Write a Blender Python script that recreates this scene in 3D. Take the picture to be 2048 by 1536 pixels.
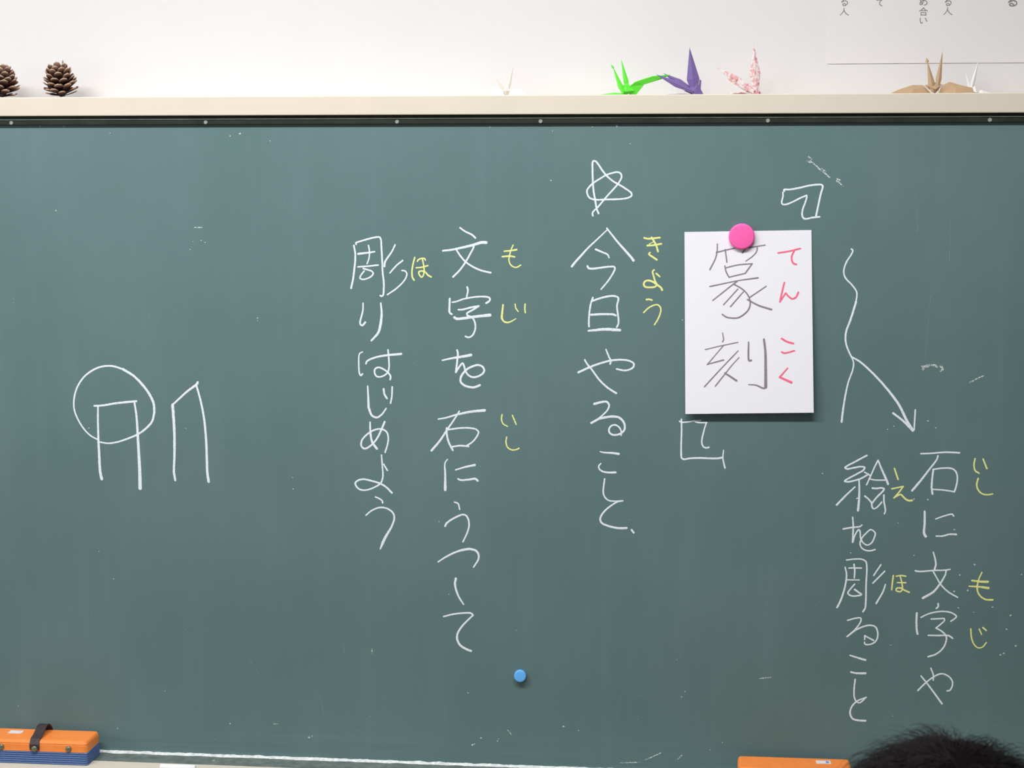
import bpy, bmesh, math, random
from mathutils import Vector, Matrix, noise

for o in list(bpy.data.objects):
    bpy.data.objects.remove(o)
scene = bpy.context.scene
COL = scene.collection
random.seed(7)
R = math.radians

# ---------------------------------------------------------------- camera
# board face lies in the plane y = 0, x runs along it, z is up; metres
cam_data = bpy.data.cameras.new('camera')
cam_data.sensor_width = 36.0
cam_data.lens = 3600.0 / 2048.0 * 36.0
cam_data.clip_start = 0.05
cam = bpy.data.objects.new('camera', cam_data)
COL.objects.link(cam)
cam.location = (0.0, -2.98, 1.78)
cam.rotation_euler = (R(90 - 6.72), 0.0, R(6.3))
cam_data.dof.use_dof = True
cam_data.dof.focus_distance = 2.98
cam_data.dof.aperture_fstop = 16.0
scene.camera = cam

# ---------------------------------------------------------------- world, lights, exposure
world = bpy.data.worlds.new('daylight')
scene.world = world
world.use_nodes = True
wn = world.node_tree
wn.nodes['Background'].inputs[0].default_value = (0.75, 0.87, 1.0, 1)
wn.nodes['Background'].inputs[1].default_value = 0.6

scene.view_settings.view_transform = 'Standard'
scene.view_settings.look = 'None'
scene.view_settings.gamma = 1.0
scene.view_settings.use_curve_mapping = False
scene.view_settings.exposure = -0.70

# daylight entering through the three windows of the left wall
WINDOW_Y = (-1.5, -3.7, -5.9)
WINDOW_POWER = 40.0
for wy in WINDOW_Y:
    ld = bpy.data.lights.new('window_daylight', 'AREA')
    ld.shape = 'RECTANGLE'
    ld.size, ld.size_y = 1.9, 1.5
    ld.energy = WINDOW_POWER
    ld.color = (0.95, 0.98, 1.0)
    lo = bpy.data.objects.new('window_daylight', ld)
    lo.location = (-3.86, wy, 1.75)
    lo.rotation_euler = (0, R(-90), 0)
    COL.objects.link(lo)
BOARD_LAMP_POWER = 62.0
CEILING_LAMP_POWER = 2.0

# stroke paths on the board, the sheet and the poster: widths and x, z points in millimetres
CHALK_WRITING = [
 ('star', 'w', [
  (2.62, 2.95, [-194.6, 1707.9, -195.5, 1712.2, -193.8, 1715.2, -186.9, 1722, -172.4, 1739.2, -153.7, 1760.5, -148.2, 1769.9, -147.8, 1774.1, -150.4, 1778.4, -155.6, 1779.6, -164.1, 1777.9, -172.7, 1775, -184.6, 1768.1, -194.9, 1761.3, -200.9, 1755.3, -204.3, 1750.2, -204.3, 1745.1, -201.7, 1739.1, -196.5, 1735.7, -187.9, 1734.4, -172.4, 1734.9, -155.3, 1735.3, -143.3, 1736.2, -133.9, 1738.8, -130.9, 1741.8, -131.4, 1745.2, -135.7, 1749, -146.8, 1756.2, -153.7, 1760.1, -164, 1766.4, -172.7, 1774.1, -179.6, 1782.6, -186.5, 1792.8, -190.8, 1797.5, -194.2, 1797.9, -195.5, 1795.8, -195.7, 1781.8, -194.9, 1763, -193.5, 1747.7, -190.4, 1730.6, -188.7, 1720.3, -185.2, 1711.8]),
 ]),
 ('今', 'w', [
  (1.97, 3.77, [-171.1, 1684.8, -189.7, 1667, -201.5, 1655.9, -215, 1641, -223.5, 1631.6, -229, 1624.4]),
  (2.46, 4.1, [-171.6, 1687.7, -164.3, 1678.5, -154.1, 1665.8, -138.7, 1648.6, -130.2, 1638.9, -127.2, 1634.7]),
  (3.28, 2.46, [-189.6, 1652.6, -179.4, 1648.4, -170, 1644.2, -167.5, 1639.1]),
  (3.28, 2.46, [-203.1, 1625, -201.3, 1621.6, -194.5, 1620.8, -180.9, 1622.5, -165.7, 1624.3, -158.9, 1623.9, -157.6, 1621, -160.5, 1614.2, -168.9, 1600.6, -180.3, 1586.9]),
 ]),
 ('き', 'y', [
  (2.95, 2.95, [-109.8, 1671.9, -104.3, 1670.7, -84.1, 1672.5]),
  (2.95, 2.95, [-104.6, 1659.3, -96.6, 1659.8, -81.5, 1662.4]),
  (2.95, 2.95, [-97.6, 1672.8, -93.3, 1666.1, -89.9, 1659.4, -86.8, 1649.7]),
  (1.48, 1.48, [-95, 1665.2, -101.7, 1661.8]),
  (2.62, 3.28, [-99.9, 1647.9, -102, 1645.4, -96.4, 1641.2, -88.8, 1636.2]),
 ]),
 ('よ', 'y', [
  (2.62, 3.44, [-92.9, 1619.3, -95.4, 1617.1, -93.6, 1608.7, -91, 1600.2, -88.4, 1595.2, -90.9, 1591.7, -101.1, 1590.4, -107.8, 1591.6, -110, 1595.9, -107.9, 1600.1, -102.9, 1601.8, -96.1, 1600.2, -87.6, 1594.7, -81.6, 1590.1, -79.5, 1586.3]),
  (2.95, 2.46, [-89.4, 1613.4, -83.5, 1608.3]),
 ]),
 ('日', 'w', [
  (2.79, 2.95, [-193.9, 1572.9, -197.6, 1561.4, -199.7, 1546, -200.5, 1530.6, -200, 1524.6]),
  (3.28, 2.62, [-194.7, 1567.4, -180.7, 1572.2, -167.9, 1575.2, -158.6, 1575.7, -152.2, 1573.2, -151.7, 1569.4, -153.8, 1560, -152.4, 1546.4, -151.1, 1535.3, -151.5, 1529.4, -154, 1523.8]),
  (3.61, 3.28, [-196.7, 1544.3, -180.5, 1545.3, -166.9, 1545.4, -160.1, 1545.1, -155.8, 1543.4]),
  (3.28, 4.92, [-200.8, 1517.4, -188.9, 1518.8, -175.2, 1520.2, -165.9, 1520.3]),
  (4.92, 4.43, [-163.3, 1519.9, -148.8, 1519.1]),
 ]),
 ('う', 'y', [
  (2.95, 2.95, [-105.1, 1570.2, -100.9, 1570.7, -96.2, 1569.4]),
  (2.46, 2.46, [-109.6, 1548.5, -102.4, 1555.8, -94, 1560.5, -87.3, 1561.8, -83, 1558.9, -81.3, 1553.8, -82.9, 1545.3, -87, 1535.9, -91.6, 1528.6]),
 ]),
 ('や', 'w', [
  (3.61, 2.79, [-217.6, 1447.6, -197.7, 1457, -178.3, 1464.1, -162.4, 1468.3, -145.4, 1469.6, -132.9, 1468, -125.4, 1463.5, -126, 1457.8, -132.7, 1453.2, -141.8, 1451.9, -153.8, 1454.1]),
  (2.79, 3.28, [-206.9, 1468.9, -203.4, 1462.6, -195.4, 1453, -182.7, 1435.9, -169, 1422.9, -154.1, 1413.4]),
  (2.46, 3.12, [-171.6, 1486.5, -167, 1475.1, -163.5, 1467.1, -164.6, 1462.5]),
 ]),
 ('る', 'w', [
  (4.1, 2.13, [-190.5, 1395, -179.1, 1398.1, -169.9, 1398.8, -165.9, 1393.6, -168.2, 1385.6, -175.5, 1377.4, -182.4, 1371.5]),
  (3.61, 3.77, [-195.5, 1362.7, -182.3, 1370.4]),
  (4.1, 2.46, [-182.3, 1370.4, -170.9, 1372.8, -159.5, 1374.2, -149.2, 1372.6, -142.3, 1366.4, -139.4, 1358.3, -140.5, 1351.4, -145.6, 1346.1, -154.7, 1343.1, -161.6, 1344.1, -165.6, 1348.7, -165.1, 1354.5, -160.6, 1359.2, -154.9, 1359.8, -149.1, 1356.5, -145.1, 1349, -145.6, 1342.7]),
 ]),
 ('こ', 'w', [
  (2.13, 3.94, [-180.3, 1314.6, -175.1, 1313.2, -161.4, 1312.6, -149.4, 1311.3]),
  (2.3, 3.61, [-179.1, 1294.3, -182.5, 1290.2, -181.9, 1285.6, -177.3, 1281.6, -168.1, 1279.4, -154.3, 1279.7]),
 ]),
 ('と', 'w', [
  (2.62, 2.46, [-172.6, 1268.3, -174.2, 1255.5, -174.7, 1245, -172.4, 1238.1, -166.6, 1232.4, -158.6, 1230.8, -141.9, 1231.7]),
  (2.46, 3.77, [-141.9, 1231.7, -150.5, 1229.8, -159.7, 1224.3, -171.1, 1214.8, -178, 1205.3, -179.6, 1198.2, -176.7, 1193, -165.2, 1188, -149.1, 1184.9, -135.3, 1185.4]),
  (3.28, 3.28, [-126.7, 1182.4, -123.2, 1177.8]),
 ]),
 ('文', 'w', [
  (2.62, 3.12, [-416.1, 1687.7, -408, 1681.8, -395.9, 1675.9, -390.3, 1670.8]),
  (2.95, 4.92, [-445.2, 1649.2, -432.2, 1650.6, -415, 1654.1, -393.4, 1659.3, -380.5, 1663.2, -372.3, 1663.2]),
  (2.79, 3.12, [-393, 1659.7, -393.4, 1655.5, -399.5, 1643.5, -407.3, 1630.2, -416.8, 1616.9, -428.1, 1605.7]),
  (2.79, 3.12, [-421.9, 1650.2, -415, 1640, -406.4, 1630.6, -393.5, 1622.2, -380.6, 1616.7, -364.6, 1613.1]),
 ]),
 ('も', 'y', [
  (2.13, 2.3, [-327.2, 1659.2, -331.1, 1649.8, -333.2, 1641.3, -334.1, 1633.6, -331.5, 1626.8, -326.4, 1623, -321.2, 1622.2, -314.4, 1626]),
  (2.46, 2.79, [-341.8, 1648.9, -332.4, 1649.8, -321.2, 1651.5]),
  (2.79, 2.79, [-345.2, 1639.9, -332.4, 1640.8, -324.6, 1639.6]),
 ]),
 ('字', 'w', [
  (3.12, 2.46, [-404.4, 1588.7, -403.1, 1583.6, -405.3, 1572.4]),
  (3.28, 3.28, [-433.9, 1569.2, -434.3, 1557.5, -434, 1545.5, -430.5, 1543.4]),
  (2.46, 3.12, [-429.6, 1563.2, -423.9, 1564.1, -410, 1568.9, -393.6, 1572, -376.3, 1573, -366.8, 1571, -366, 1567.5, -368.6, 1564.5, -372.5, 1562.3]),
  (2.79, 3.28, [-419.2, 1550.8, -413.6, 1550.8, -399.7, 1554.4, -385, 1557.1]),
  (3.12, 2.79, [-385, 1557.1, -394.5, 1551, -404.9, 1544.5, -404.1, 1541.5, -396.3, 1538.1, -392, 1531.2, -390.7, 1522.6, -392, 1514.9, -396.4, 1507.1, -402.4, 1504.4, -407.6, 1506.1]),
  (4.1, 4.92, [-426.2, 1537.8, -422.3, 1535.7, -411.9, 1536.2, -393.7, 1539, -366, 1542.2]),
 ]),
 ('じ', 'y', [
  (2.79, 3.61, [-344, 1559.6, -345.3, 1548, -346.2, 1537.7]),
  (3.28, 1.64, [-346.2, 1537.7, -343.6, 1532.5, -336.7, 1530, -329.8, 1532.2, -322.5, 1536.6]),
  (2.13, 2.13, [-323.8, 1561, -322.5, 1554.2, -318.6, 1548.6]),
  (2.46, 2.46, [-307, 1561.2, -307.4, 1553.4, -306.6, 1546.6]),
 ]),
 ('を', 'w', [
  (2.46, 4.92, [-446.8, 1465.3, -432.2, 1468.6, -416.9, 1471.3, -398.5, 1474.7]),
  (3.28, 3.28, [-421.7, 1482.6, -420.5, 1477.6, -421.4, 1466.2, -422.7, 1454.8, -424, 1445.3]),
  (2.95, 3.77, [-424, 1445.3, -417, 1456.1, -412.5, 1460.6, -410, 1456.2, -407.5, 1447.4, -403.1, 1441.1, -395.5, 1437.4, -386.6, 1438.8, -379, 1443.3, -375.8, 1449, -378.9, 1455.3, -386.5, 1458, -395.4, 1455.7, -404.3, 1451.2, -411.9, 1443.5, -415.8, 1435.9, -415.8, 1429.5, -410.7, 1423.9, -401.8, 1420.8, -393, 1420.3, -383.4, 1424]),
 ]),
 ('石', 'w', [
  (2.3, 4.59, [-454.3, 1365.4, -442.8, 1367.4, -422.4, 1373.5, -398.2, 1378.9, -375.3, 1381.4]),
  (2.46, 3.77, [-418.5, 1379.3, -424.9, 1368.4, -439.1, 1347.7, -451.9, 1328.3, -466.1, 1311.4]),
  (3.28, 3.28, [-440.1, 1350.3, -439.7, 1338.8, -436, 1324.8, -429.6, 1312.7]),
  (2.95, 2.62, [-437.1, 1347.7, -417.3, 1350.6, -399.5, 1350.9, -389.3, 1348.5, -385.8, 1344.1, -389.3, 1335.7, -397, 1326.7, -406, 1320.8]),
  (2.95, 2.95, [-430.9, 1318.4, -417.4, 1320.6, -402.8, 1319.6]),
 ]),
 ('い', 'y', [
  (2.3, 2.13, [-345.8, 1374.6, -346.7, 1367, -344.2, 1359.4, -336.6, 1354.7]),
  (2.3, 2.3, [-328.3, 1373.6, -322, 1358.5]),
 ]),
 ('し', 'y', [
  (2.3, 2.3, [-338.1, 1336.6, -339.1, 1327.6, -336.6, 1319.4, -329.6, 1315, -323.3, 1315.1, -316.9, 1317.8]),
 ]),
 ('に', 'w', [
  (1.97, 4.59, [-438.8, 1296.9, -443, 1290.6, -442.8, 1271, -442.9, 1244.5]),
  (2.3, 3.94, [-425, 1279, -409, 1284.2, -392.3, 1288]),
  (2.79, 3.77, [-420.9, 1263.8, -416.7, 1261.8, -403.5, 1262.7, -391, 1264.3, -387.5, 1261.2]),
 ]),
 ('う', 'w', [
  (2.46, 2.46, [-427.3, 1223.8, -421, 1221.1, -418.3, 1211.4]),
  (3.28, 2.46, [-443.5, 1182, -440, 1187.7, -427.4, 1196.4, -413.4, 1202.3, -407.8, 1201.1, -403.7, 1194.8, -402.3, 1185, -405.1, 1172.3, -412.9, 1155.3]),
 ]),
 ('つ', 'w', [
  (2.46, 4.1, [-455.7, 1119.7, -438.8, 1130.7, -419.2, 1139.7, -402.4, 1143.6]),
  (4.1, 2.46, [-402.4, 1143.6, -391.3, 1141, -386.4, 1134.8, -386.4, 1126.3, -394.8, 1112]),
 ]),
 ('し', 'w', [
  (4.1, 2.46, [-425.4, 1091.3, -426.8, 1082.5, -424.8, 1071.6, -420.2, 1059.5, -412.1, 1046.8]),
 ]),
 ('て', 'w', [
  (2.62, 3.12, [-446.6, 1024.7, -429.7, 1029.3, -409.5, 1031.9, -398.7, 1031.5, -396, 1028.1]),
  (2.79, 3.94, [-396, 1028.1, -406.8, 1017.6, -417.6, 1005, -423.1, 993.9, -423.1, 984.3, -417.7, 974.9, -408.3, 969, -399.6, 965.8]),
 ]),
 ('彫', 'w', [
  (2.79, 3.28, [-596, 1657.3, -594.1, 1646.7, -593.9, 1633.7, -595.6, 1617.6, -598.1, 1600.7, -601.4, 1585.7]),
  (2.79, 2.95, [-592.1, 1659.3, -592.4, 1661.6, -587.7, 1663.5, -572.2, 1668.1, -561.3, 1670.8, -552, 1671.3, -550.1, 1668.2, -549.1, 1653, -548.1, 1633.9, -547.5, 1614.8, -545.7, 1595.7, -545.8, 1584.2, -547, 1574.2, -549.8, 1572.3, -551.7, 1573.4]),
  (2.46, 2.13, [-571.1, 1657.5, -569.7, 1649.1, -570.1, 1637.6, -573.7, 1626.9]),
  (3.61, 2.46, [-588.7, 1643.3, -580.2, 1644.4, -569.3, 1645.6, -560.7, 1647.2]),
  (2.62, 2.79, [-589.3, 1621.5, -572.6, 1622.7, -555.1, 1624.7]),
  (2.79, 2.46, [-580.4, 1618.8, -574.2, 1617, -566.5, 1614.7, -563.4, 1610.9, -565.8, 1606.7, -572.8, 1602.4, -580.6, 1600.5, -586, 1602.3, -585.2, 1606.2, -578.9, 1614.6]),
  (2.46, 3.28, [-525.8, 1658.8, -531.3, 1647.7, -543.1, 1630.1, -544.3, 1622.5]),
  (2.79, 2.46, [-513.2, 1632.6, -523.8, 1624.1, -535.1, 1611.5]),
  (2.46, 2.46, [-514.5, 1615.8, -509.9, 1615.4, -506.4, 1611.3, -507.6, 1604.4, -513.9, 1595.2, -524.8, 1585.1, -539.6, 1575.1]),
 ]),
 ('ほ', 'y', [
  (2.46, 2.79, [-492.7, 1638, -495.9, 1625.8, -497.5, 1613.6, -496.8, 1604.4, -494.1, 1599.9]),
  (2.3, 2.46, [-488.5, 1631.2, -485.8, 1634.6, -476.5, 1636.2, -474.6, 1633.5]),
  (2.3, 2.79, [-479.6, 1635, -477.4, 1622.9, -477.1, 1613, -479, 1606.8, -481.4, 1604.9, -485.2, 1609.1, -485.9, 1613.7, -481.3, 1615.2, -475.1, 1613.4, -470.5, 1608.4, -465.2, 1605.4]),
  (2.3, 2.46, [-490.5, 1620.5, -481.3, 1621.3, -470.4, 1624.4]),
 ]),
 ('り', 'w', [
  (2.3, 3.28, [-581.3, 1560.6, -581.7, 1548.2, -585.3, 1534.4, -586.8, 1526.2, -583.3, 1522.8, -577.7, 1528.3]),
  (2.62, 4.43, [-551, 1560.8, -549.7, 1543, -551.3, 1526.5]),
  (4.43, 3.28, [-551.3, 1526.5, -555.6, 1511.3, -567.5, 1497.4]),
 ]),
 ('は', 'w', [
  (2.13, 2.79, [-583.1, 1477.9, -588, 1475.1, -589.6, 1455.7, -588.3, 1440.5, -586.3, 1437.8, -583.4, 1440.6]),
  (2.79, 3.94, [-577.3, 1458, -575.5, 1462.1, -564.3, 1467.8, -546.2, 1472.1, -516.9, 1475.2]),
  (2.79, 2.95, [-539.4, 1481.9, -537.9, 1464.6, -538, 1450.8, -540.9, 1442.5, -552.1, 1436.1, -559, 1436.7, -562.5, 1442.2, -561.7, 1449.2, -556.1, 1452, -547.8, 1449.3, -539.5, 1443.2, -535.3, 1437, -536.1, 1431.5]),
 ]),
 ('じ', 'w', [
  (2.46, 4.1, [-574.8, 1419.9, -574, 1401.9, -573.5, 1383.8]),
  (4.1, 2.46, [-573.5, 1383.8, -568, 1370, -559.7, 1366.6, -551.2, 1371.6, -543.4, 1382.2]),
  (3.28, 3.28, [-547.4, 1415.4, -546, 1406.4, -541.9, 1399.5]),
  (2.79, 2.79, [-532.7, 1419.1, -533.5, 1402.4, -535.7, 1391.3]),
 ]),
 ('め', 'w', [
  (2.79, 4.1, [-571.2, 1358.2, -570.6, 1339.5, -567.6, 1323.9, -559.9, 1313.1]),
  (3.28, 2.62, [-546.1, 1359.4, -551.7, 1346, -559.7, 1330.3, -569.2, 1319.2, -581.1, 1312.7, -586.5, 1317.3, -585.7, 1326.7, -576.9, 1337, -564.3, 1345, -551.7, 1346.8, -543.1, 1342.3, -540.1, 1332.2, -541.8, 1319.6, -545.8, 1307]),
 ]),
 ('よ', 'w', [
  (2.46, 3.28, [-552.1, 1302.2, -550.7, 1283.5, -550.1, 1264.6, -554.1, 1253.6, -565.2, 1246.3, -581, 1241.2, -592, 1243.4, -597.9, 1252.7, -593.4, 1257.5, -584, 1260.1, -571.4, 1257.9, -555.7, 1253.5, -544.7, 1247.4, -534.6, 1237.4]),
  (2.46, 2.62, [-548.3, 1286.6, -542.1, 1275.8]),
 ]),
 ('う', 'w', [
  (2.62, 2.79, [-563, 1229.8, -555.9, 1226.8, -551.2, 1222.9, -550.9, 1219.8]),
  (2.46, 3.28, [-579.8, 1197.9, -568.7, 1206.8, -554.5, 1211.8, -541.9, 1209.7, -532.5, 1202, -531, 1192.6, -535.8, 1178.3]),
  (3.28, 4.92, [-535.8, 1178.3, -545.4, 1162.2, -551, 1151]),
  (4.59, 2.46, [-551, 1151, -555.4, 1139.8]),
 ]),
 ('circle', 'w', [
  (2.46, 3.28, [-1049.4, 1320.8, -1061.8, 1327.5, -1072.5, 1338.1, -1083, 1354.8, -1089.5, 1373.1, -1088.9, 1393, -1082.9, 1411.4, -1071.4, 1428.3, -1055.5, 1440.7, -1038.1, 1447.7, -1019.4, 1448.7, -1000.9, 1443.6]),
  (4.1, 4.1, [-1000.9, 1443.6, -982.5, 1432.4, -967.4, 1417.4, -955.3, 1400.9, -948, 1384.3, -947.3, 1369.1]),
  (3.77, 2.62, [-947.3, 1369.1, -951.8, 1353.7, -963, 1341.4, -977.3, 1331.2, -997.8, 1322.4, -1015.1, 1316.8, -1030.8, 1314.5, -1044.9, 1316.3]),
 ]),
 ('post', 'w', [
  (3.28, 3.77, [-1053.3, 1379.4, -1040, 1380.2, -1011.7, 1384.9, -979, 1388.4]),
  (2.79, 4.92, [-1047.1, 1378.3, -1047.8, 1352.3, -1047.8, 1321.6, -1047.1, 1290.9, -1046.3, 1264.8, -1043.8, 1251.7]),
  (3.12, 6.07, [-982.1, 1386.8, -978.9, 1361, -977.5, 1322.8, -975.7, 1269.1, -975.7, 1236.8]),
 ]),
 ('spire', 'w', [
  (2.95, 4.1, [-914.7, 1383.2, -902.8, 1394, -887.1, 1407.9, -871.4, 1419.4, -869.8, 1422.5]),
  (4.92, 3.77, [-914.7, 1383.2, -913.6, 1361.9, -912.7, 1331.5, -913.6, 1293.3, -915, 1267.2, -913, 1251.9]),
  (3.28, 4.43, [-872.2, 1417.2, -865.8, 1393, -860.2, 1362.7, -857.1, 1324.7, -856.4, 1286.6, -856, 1266.7, -854, 1250.7]),
 ]),
 ('bracket_open', 'w', [
  (2.79, 2.95, [117.5, 1748.7, 116.7, 1751.1, 125.7, 1751.5, 138.3, 1753.5, 157, 1757.8, 169.5, 1759.4, 177.4, 1759, 179, 1756.7, 176.1, 1744.4, 172.5, 1726.2, 169.3, 1708.8]),
  (2.46, 2.79, [115.2, 1747.1, 115.3, 1740.4, 113.5, 1731.7, 114.3, 1728.1, 119.8, 1727.3, 130, 1730.9, 143.3, 1737.7, 153.4, 1742]),
  (2.46, 2.95, [153.4, 1742, 153.8, 1739.6, 151.3, 1730.2, 147.5, 1719.1, 146.9, 1709.6, 149.4, 1704.8, 154.1, 1704, 162.7, 1706, 174.9, 1707.3]),
 ]),
 ('scratch', 'f', [
  (2.46, 1.97, [155.3, 1804.3, 160.1, 1800.4]),
  (1.97, 1.97, [153.1, 1797.6, 158.7, 1794.1]),
  (2.13, 2.13, [157.8, 1797.6, 165.8, 1791.7, 175.3, 1783.1, 183.3, 1776.8, 190.5, 1770.5]),
  (2.46, 2.46, [202.2, 1768.9, 206.2, 1766.5]),
  (2.46, 1.64, [201.5, 1765.7, 211.8, 1757.1]),
  (1.64, 1.64, [176.9, 1785.4, 183.2, 1780.7]),
 ]),
 ('bracket_close', 'w', [
  (2.46, 1.97, [-48.5, 1368, -45.4, 1366.3, -36.3, 1366.8, -25.1, 1368.7, -13.2, 1370]),
  (2.3, 2.46, [-25.1, 1369.4, -19.4, 1366.7, -3.3, 1366.2]),
  (2.62, 3.12, [-45.4, 1371.3, -44.9, 1351.3, -45.3, 1330, -45.1, 1312.1, -44.4, 1306.4, -40.5, 1304, -32.1, 1305.6, -14.5, 1306.6, 13.5, 1306.4, 23.3, 1308]),
  (2.3, 2.79, [-4.4, 1365.5, -8.1, 1351.9, -11, 1337.7, -11, 1331.2, -8.4, 1325.6, -4.2, 1323.9, 0.7, 1324.7]),
  (1.8, 2.79, [24.9, 1320.5, 24, 1307.6, 25.5, 1299.1, 27.7, 1290.6]),
 ]),
 ('arrow', 'w', [
  (2.46, 2.46, [227.1, 1655.3, 229.3, 1653.1, 227.3, 1646.6, 220, 1634.6, 215.6, 1619.4, 218.4, 1608.5, 229.4, 1596.6, 237.2, 1584.6, 236.5, 1569.3]),
  (3.61, 2.46, [236.5, 1569.3, 228.5, 1540.8, 221.4, 1518.9, 221.3, 1503.5, 226.4, 1488.1, 232, 1477.2]),
  (2.13, 3.28, [232, 1477.2, 234.8, 1468.4, 233.5, 1457.4, 226.5, 1435.3, 220.7, 1402, 217.4, 1370.9]),
  (2.79, 4.43, [230.9, 1479, 245.1, 1470.8, 267.1, 1451.2, 289.2, 1427.2, 309.2, 1401, 322.8, 1374.7, 332.9, 1358.3]),
  (3.28, 3.77, [300.5, 1386.6, 316.3, 1374.6, 332.9, 1358.3]),
  (2.46, 2.46, [336.1, 1392.6, 335, 1359.4]),
 ]),
 ('smear', 'f', [
  (3.69, 3.69, [346.6, 1459.6, 350, 1464.3, 360.2, 1466.8, 369.5, 1464.5]),
  (2.46, 2.46, [344.8, 1464.2, 354.6, 1464.1]),
  (4.1, 2.95, [375.2, 1464.6, 378.7, 1461.1, 375.4, 1457.5]),
 ]),
 ('smear', 'f', [
  (2.46, 1.64, [421.7, 1438.7, 427.4, 1441.7, 433.5, 1445.3, 443.7, 1450.2]),
 ]),
 ('石', 'w', [
  (2.46, 2.79, [347, 1320.2, 361, 1320.8, 387.6, 1323.2, 409, 1322.6]),
  (2.46, 3.77, [374.5, 1317.2, 373.3, 1311.7, 361.7, 1294.9, 348.8, 1276.7, 334.5, 1258.4]),
  (2.79, 3.28, [367.7, 1293.6, 366.2, 1277, 365.9, 1263.2, 367.5, 1253.5]),
  (2.46, 2.79, [367.1, 1294.3, 383, 1296.7, 397.7, 1296.2, 403.9, 1291.5, 406.8, 1281.9, 405.8, 1269.5, 402.8, 1257.6]),
  (2.46, 2.46, [367.9, 1261.1, 386.7, 1260.1, 402.8, 1257.6]),
 ]),
 ('い', 'y', [
  (2.46, 2.46, [434.3, 1313.4, 432.9, 1303.1, 435.2, 1293.5, 441.3, 1289.4]),
  (2.46, 2.79, [447.2, 1313, 453.7, 1297.3]),
 ]),
 ('し', 'y', [
  (2.79, 2.3, [440.2, 1280.5, 438.2, 1270.1, 440.8, 1261.8, 446.9, 1255.7, 455, 1253.8, 464.3, 1255.4]),
 ]),
 ('絵', 'w', [
  (2.79, 2.79, [259.6, 1315.7, 242.8, 1306, 224.8, 1294.6, 228, 1292.7, 239.9, 1294.9, 250.9, 1296.8, 256.5, 1295.6, 255, 1291.5, 244.8, 1284.8, 226, 1273.8, 224.4, 1271.8, 230, 1271, 240.3, 1273.3, 251.4, 1277.2, 261.6, 1283.5]),
  (2.3, 2.46, [256.7, 1287.5, 261.5, 1285.1, 266.4, 1281.9]),
  (2.46, 3.94, [247.9, 1274.2, 248.6, 1259.5, 248.6, 1243.2, 247.4, 1223.4]),
  (2.46, 3.61, [241.4, 1262.7, 228.9, 1250.1, 212.5, 1232.2]),
  (1.8, 1.8, [244.6, 1243.1, 246.9, 1244.4]),
  (2.46, 2.46, [278, 1308.2, 273.1, 1297.6, 266.4, 1281.1, 260.3, 1266.7]),
  (2.46, 3.94, [278, 1308.2, 284.3, 1292.9, 291.8, 1276.7, 295.2, 1268.6]),
  (2.3, 2.3, [264.1, 1277, 272.1, 1275.1, 290.3, 1275]),
  (2.95, 2.79, [270, 1261.2, 277.2, 1260.9, 285.1, 1261.9, 289.1, 1260.3, 286.8, 1256.2, 277.5, 1246.2, 270.2, 1236.2]),
  (2.79, 2.46, [258, 1247.8, 264.1, 1242.6, 269, 1236.2, 269.9, 1230.5, 271.6, 1227.2, 275.6, 1227.3, 281, 1232.3, 285.6, 1238.2]),
  (2.79, 2.46, [288.9, 1250.1, 289.2, 1239.9, 291.4, 1228.5, 291.9, 1223.6, 290.5, 1218.6]),
 ]),
 ('え', 'y', [
  (2.46, 2.62, [304.9, 1294.9, 307.4, 1287.6, 311.2, 1276.7]),
  (2.3, 2.46, [301.3, 1260.6, 310.4, 1262.8, 319.8, 1265]),
  (2.46, 2.46, [319.8, 1265, 313.7, 1255.9, 305.3, 1245.5]),
  (2.46, 3.28, [305.3, 1245.5, 310.7, 1249.3, 316.2, 1251.5, 319.5, 1248.7, 324.3, 1243.9, 329.9, 1241.5, 334.7, 1242]),
 ]),
 ('を', 'w', [
  (2.79, 2.46, [223.9, 1191.7, 237.3, 1194.4, 251.3, 1196.5, 254.1, 1199]),
  (2.3, 3.12, [238.7, 1211.9, 240.2, 1196.3, 239.9, 1181.8, 239.9, 1169.7]),
  (2.46, 2.46, [239.9, 1169.7, 243.4, 1181.8, 249.1, 1191, 251.5, 1188.1, 252.3, 1178.4, 256.6, 1169.5, 263.7, 1165.4, 270.6, 1169.2, 275.1, 1178.9, 276.1, 1186.2, 268.9, 1191.5, 260.9, 1184.7, 254.1, 1176, 251.9, 1167.5, 254.4, 1160.9, 260.4, 1156.8, 268.6, 1155.8, 276.7, 1158.2]),
 ]),
 ('彫', 'w', [
  (2.3, 2.95, [230.3, 1139.2, 244.3, 1141.3, 256, 1141, 262, 1137.5, 263.9, 1127.9, 263.4, 1099.9, 263.5, 1069.5, 262.6, 1058.5, 259.2, 1052.4]),
  (2.46, 3.28, [228.4, 1127, 230.8, 1116.1, 230.4, 1104, 227.8, 1089.3, 222.3, 1070.9, 216.7, 1058.5]),
  (2.95, 2.46, [242.7, 1132.2, 244.2, 1121.3, 243.8, 1109.2]),
  (2.46, 2.46, [234.7, 1125.9, 255.2, 1126.4]),
  (2.13, 2.13, [232.2, 1105.8, 252.1, 1106]),
  (2.3, 2.95, [244.6, 1098.9, 237.2, 1089.5, 233.8, 1083.4, 238.6, 1079.2, 248, 1078.9, 256.2, 1081.5, 251.4, 1085, 244.8, 1089.7]),
  (2.46, 2.46, [286.7, 1132.7, 281, 1123.4, 275.4, 1114.2]),
  (2.46, 2.79, [293.3, 1121.9, 284.8, 1112.6, 274.5, 1101.4]),
  (2.46, 2.95, [295, 1099.5, 291.2, 1087.3, 280.6, 1066.9]),
 ]),
 ('ほ', 'y', [
  (2.62, 2.46, [307.5, 1115, 306.1, 1101, 305.4, 1090.7]),
  (2.3, 2.46, [312.2, 1113.9, 319.8, 1115.3, 328, 1114.3]),
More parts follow.
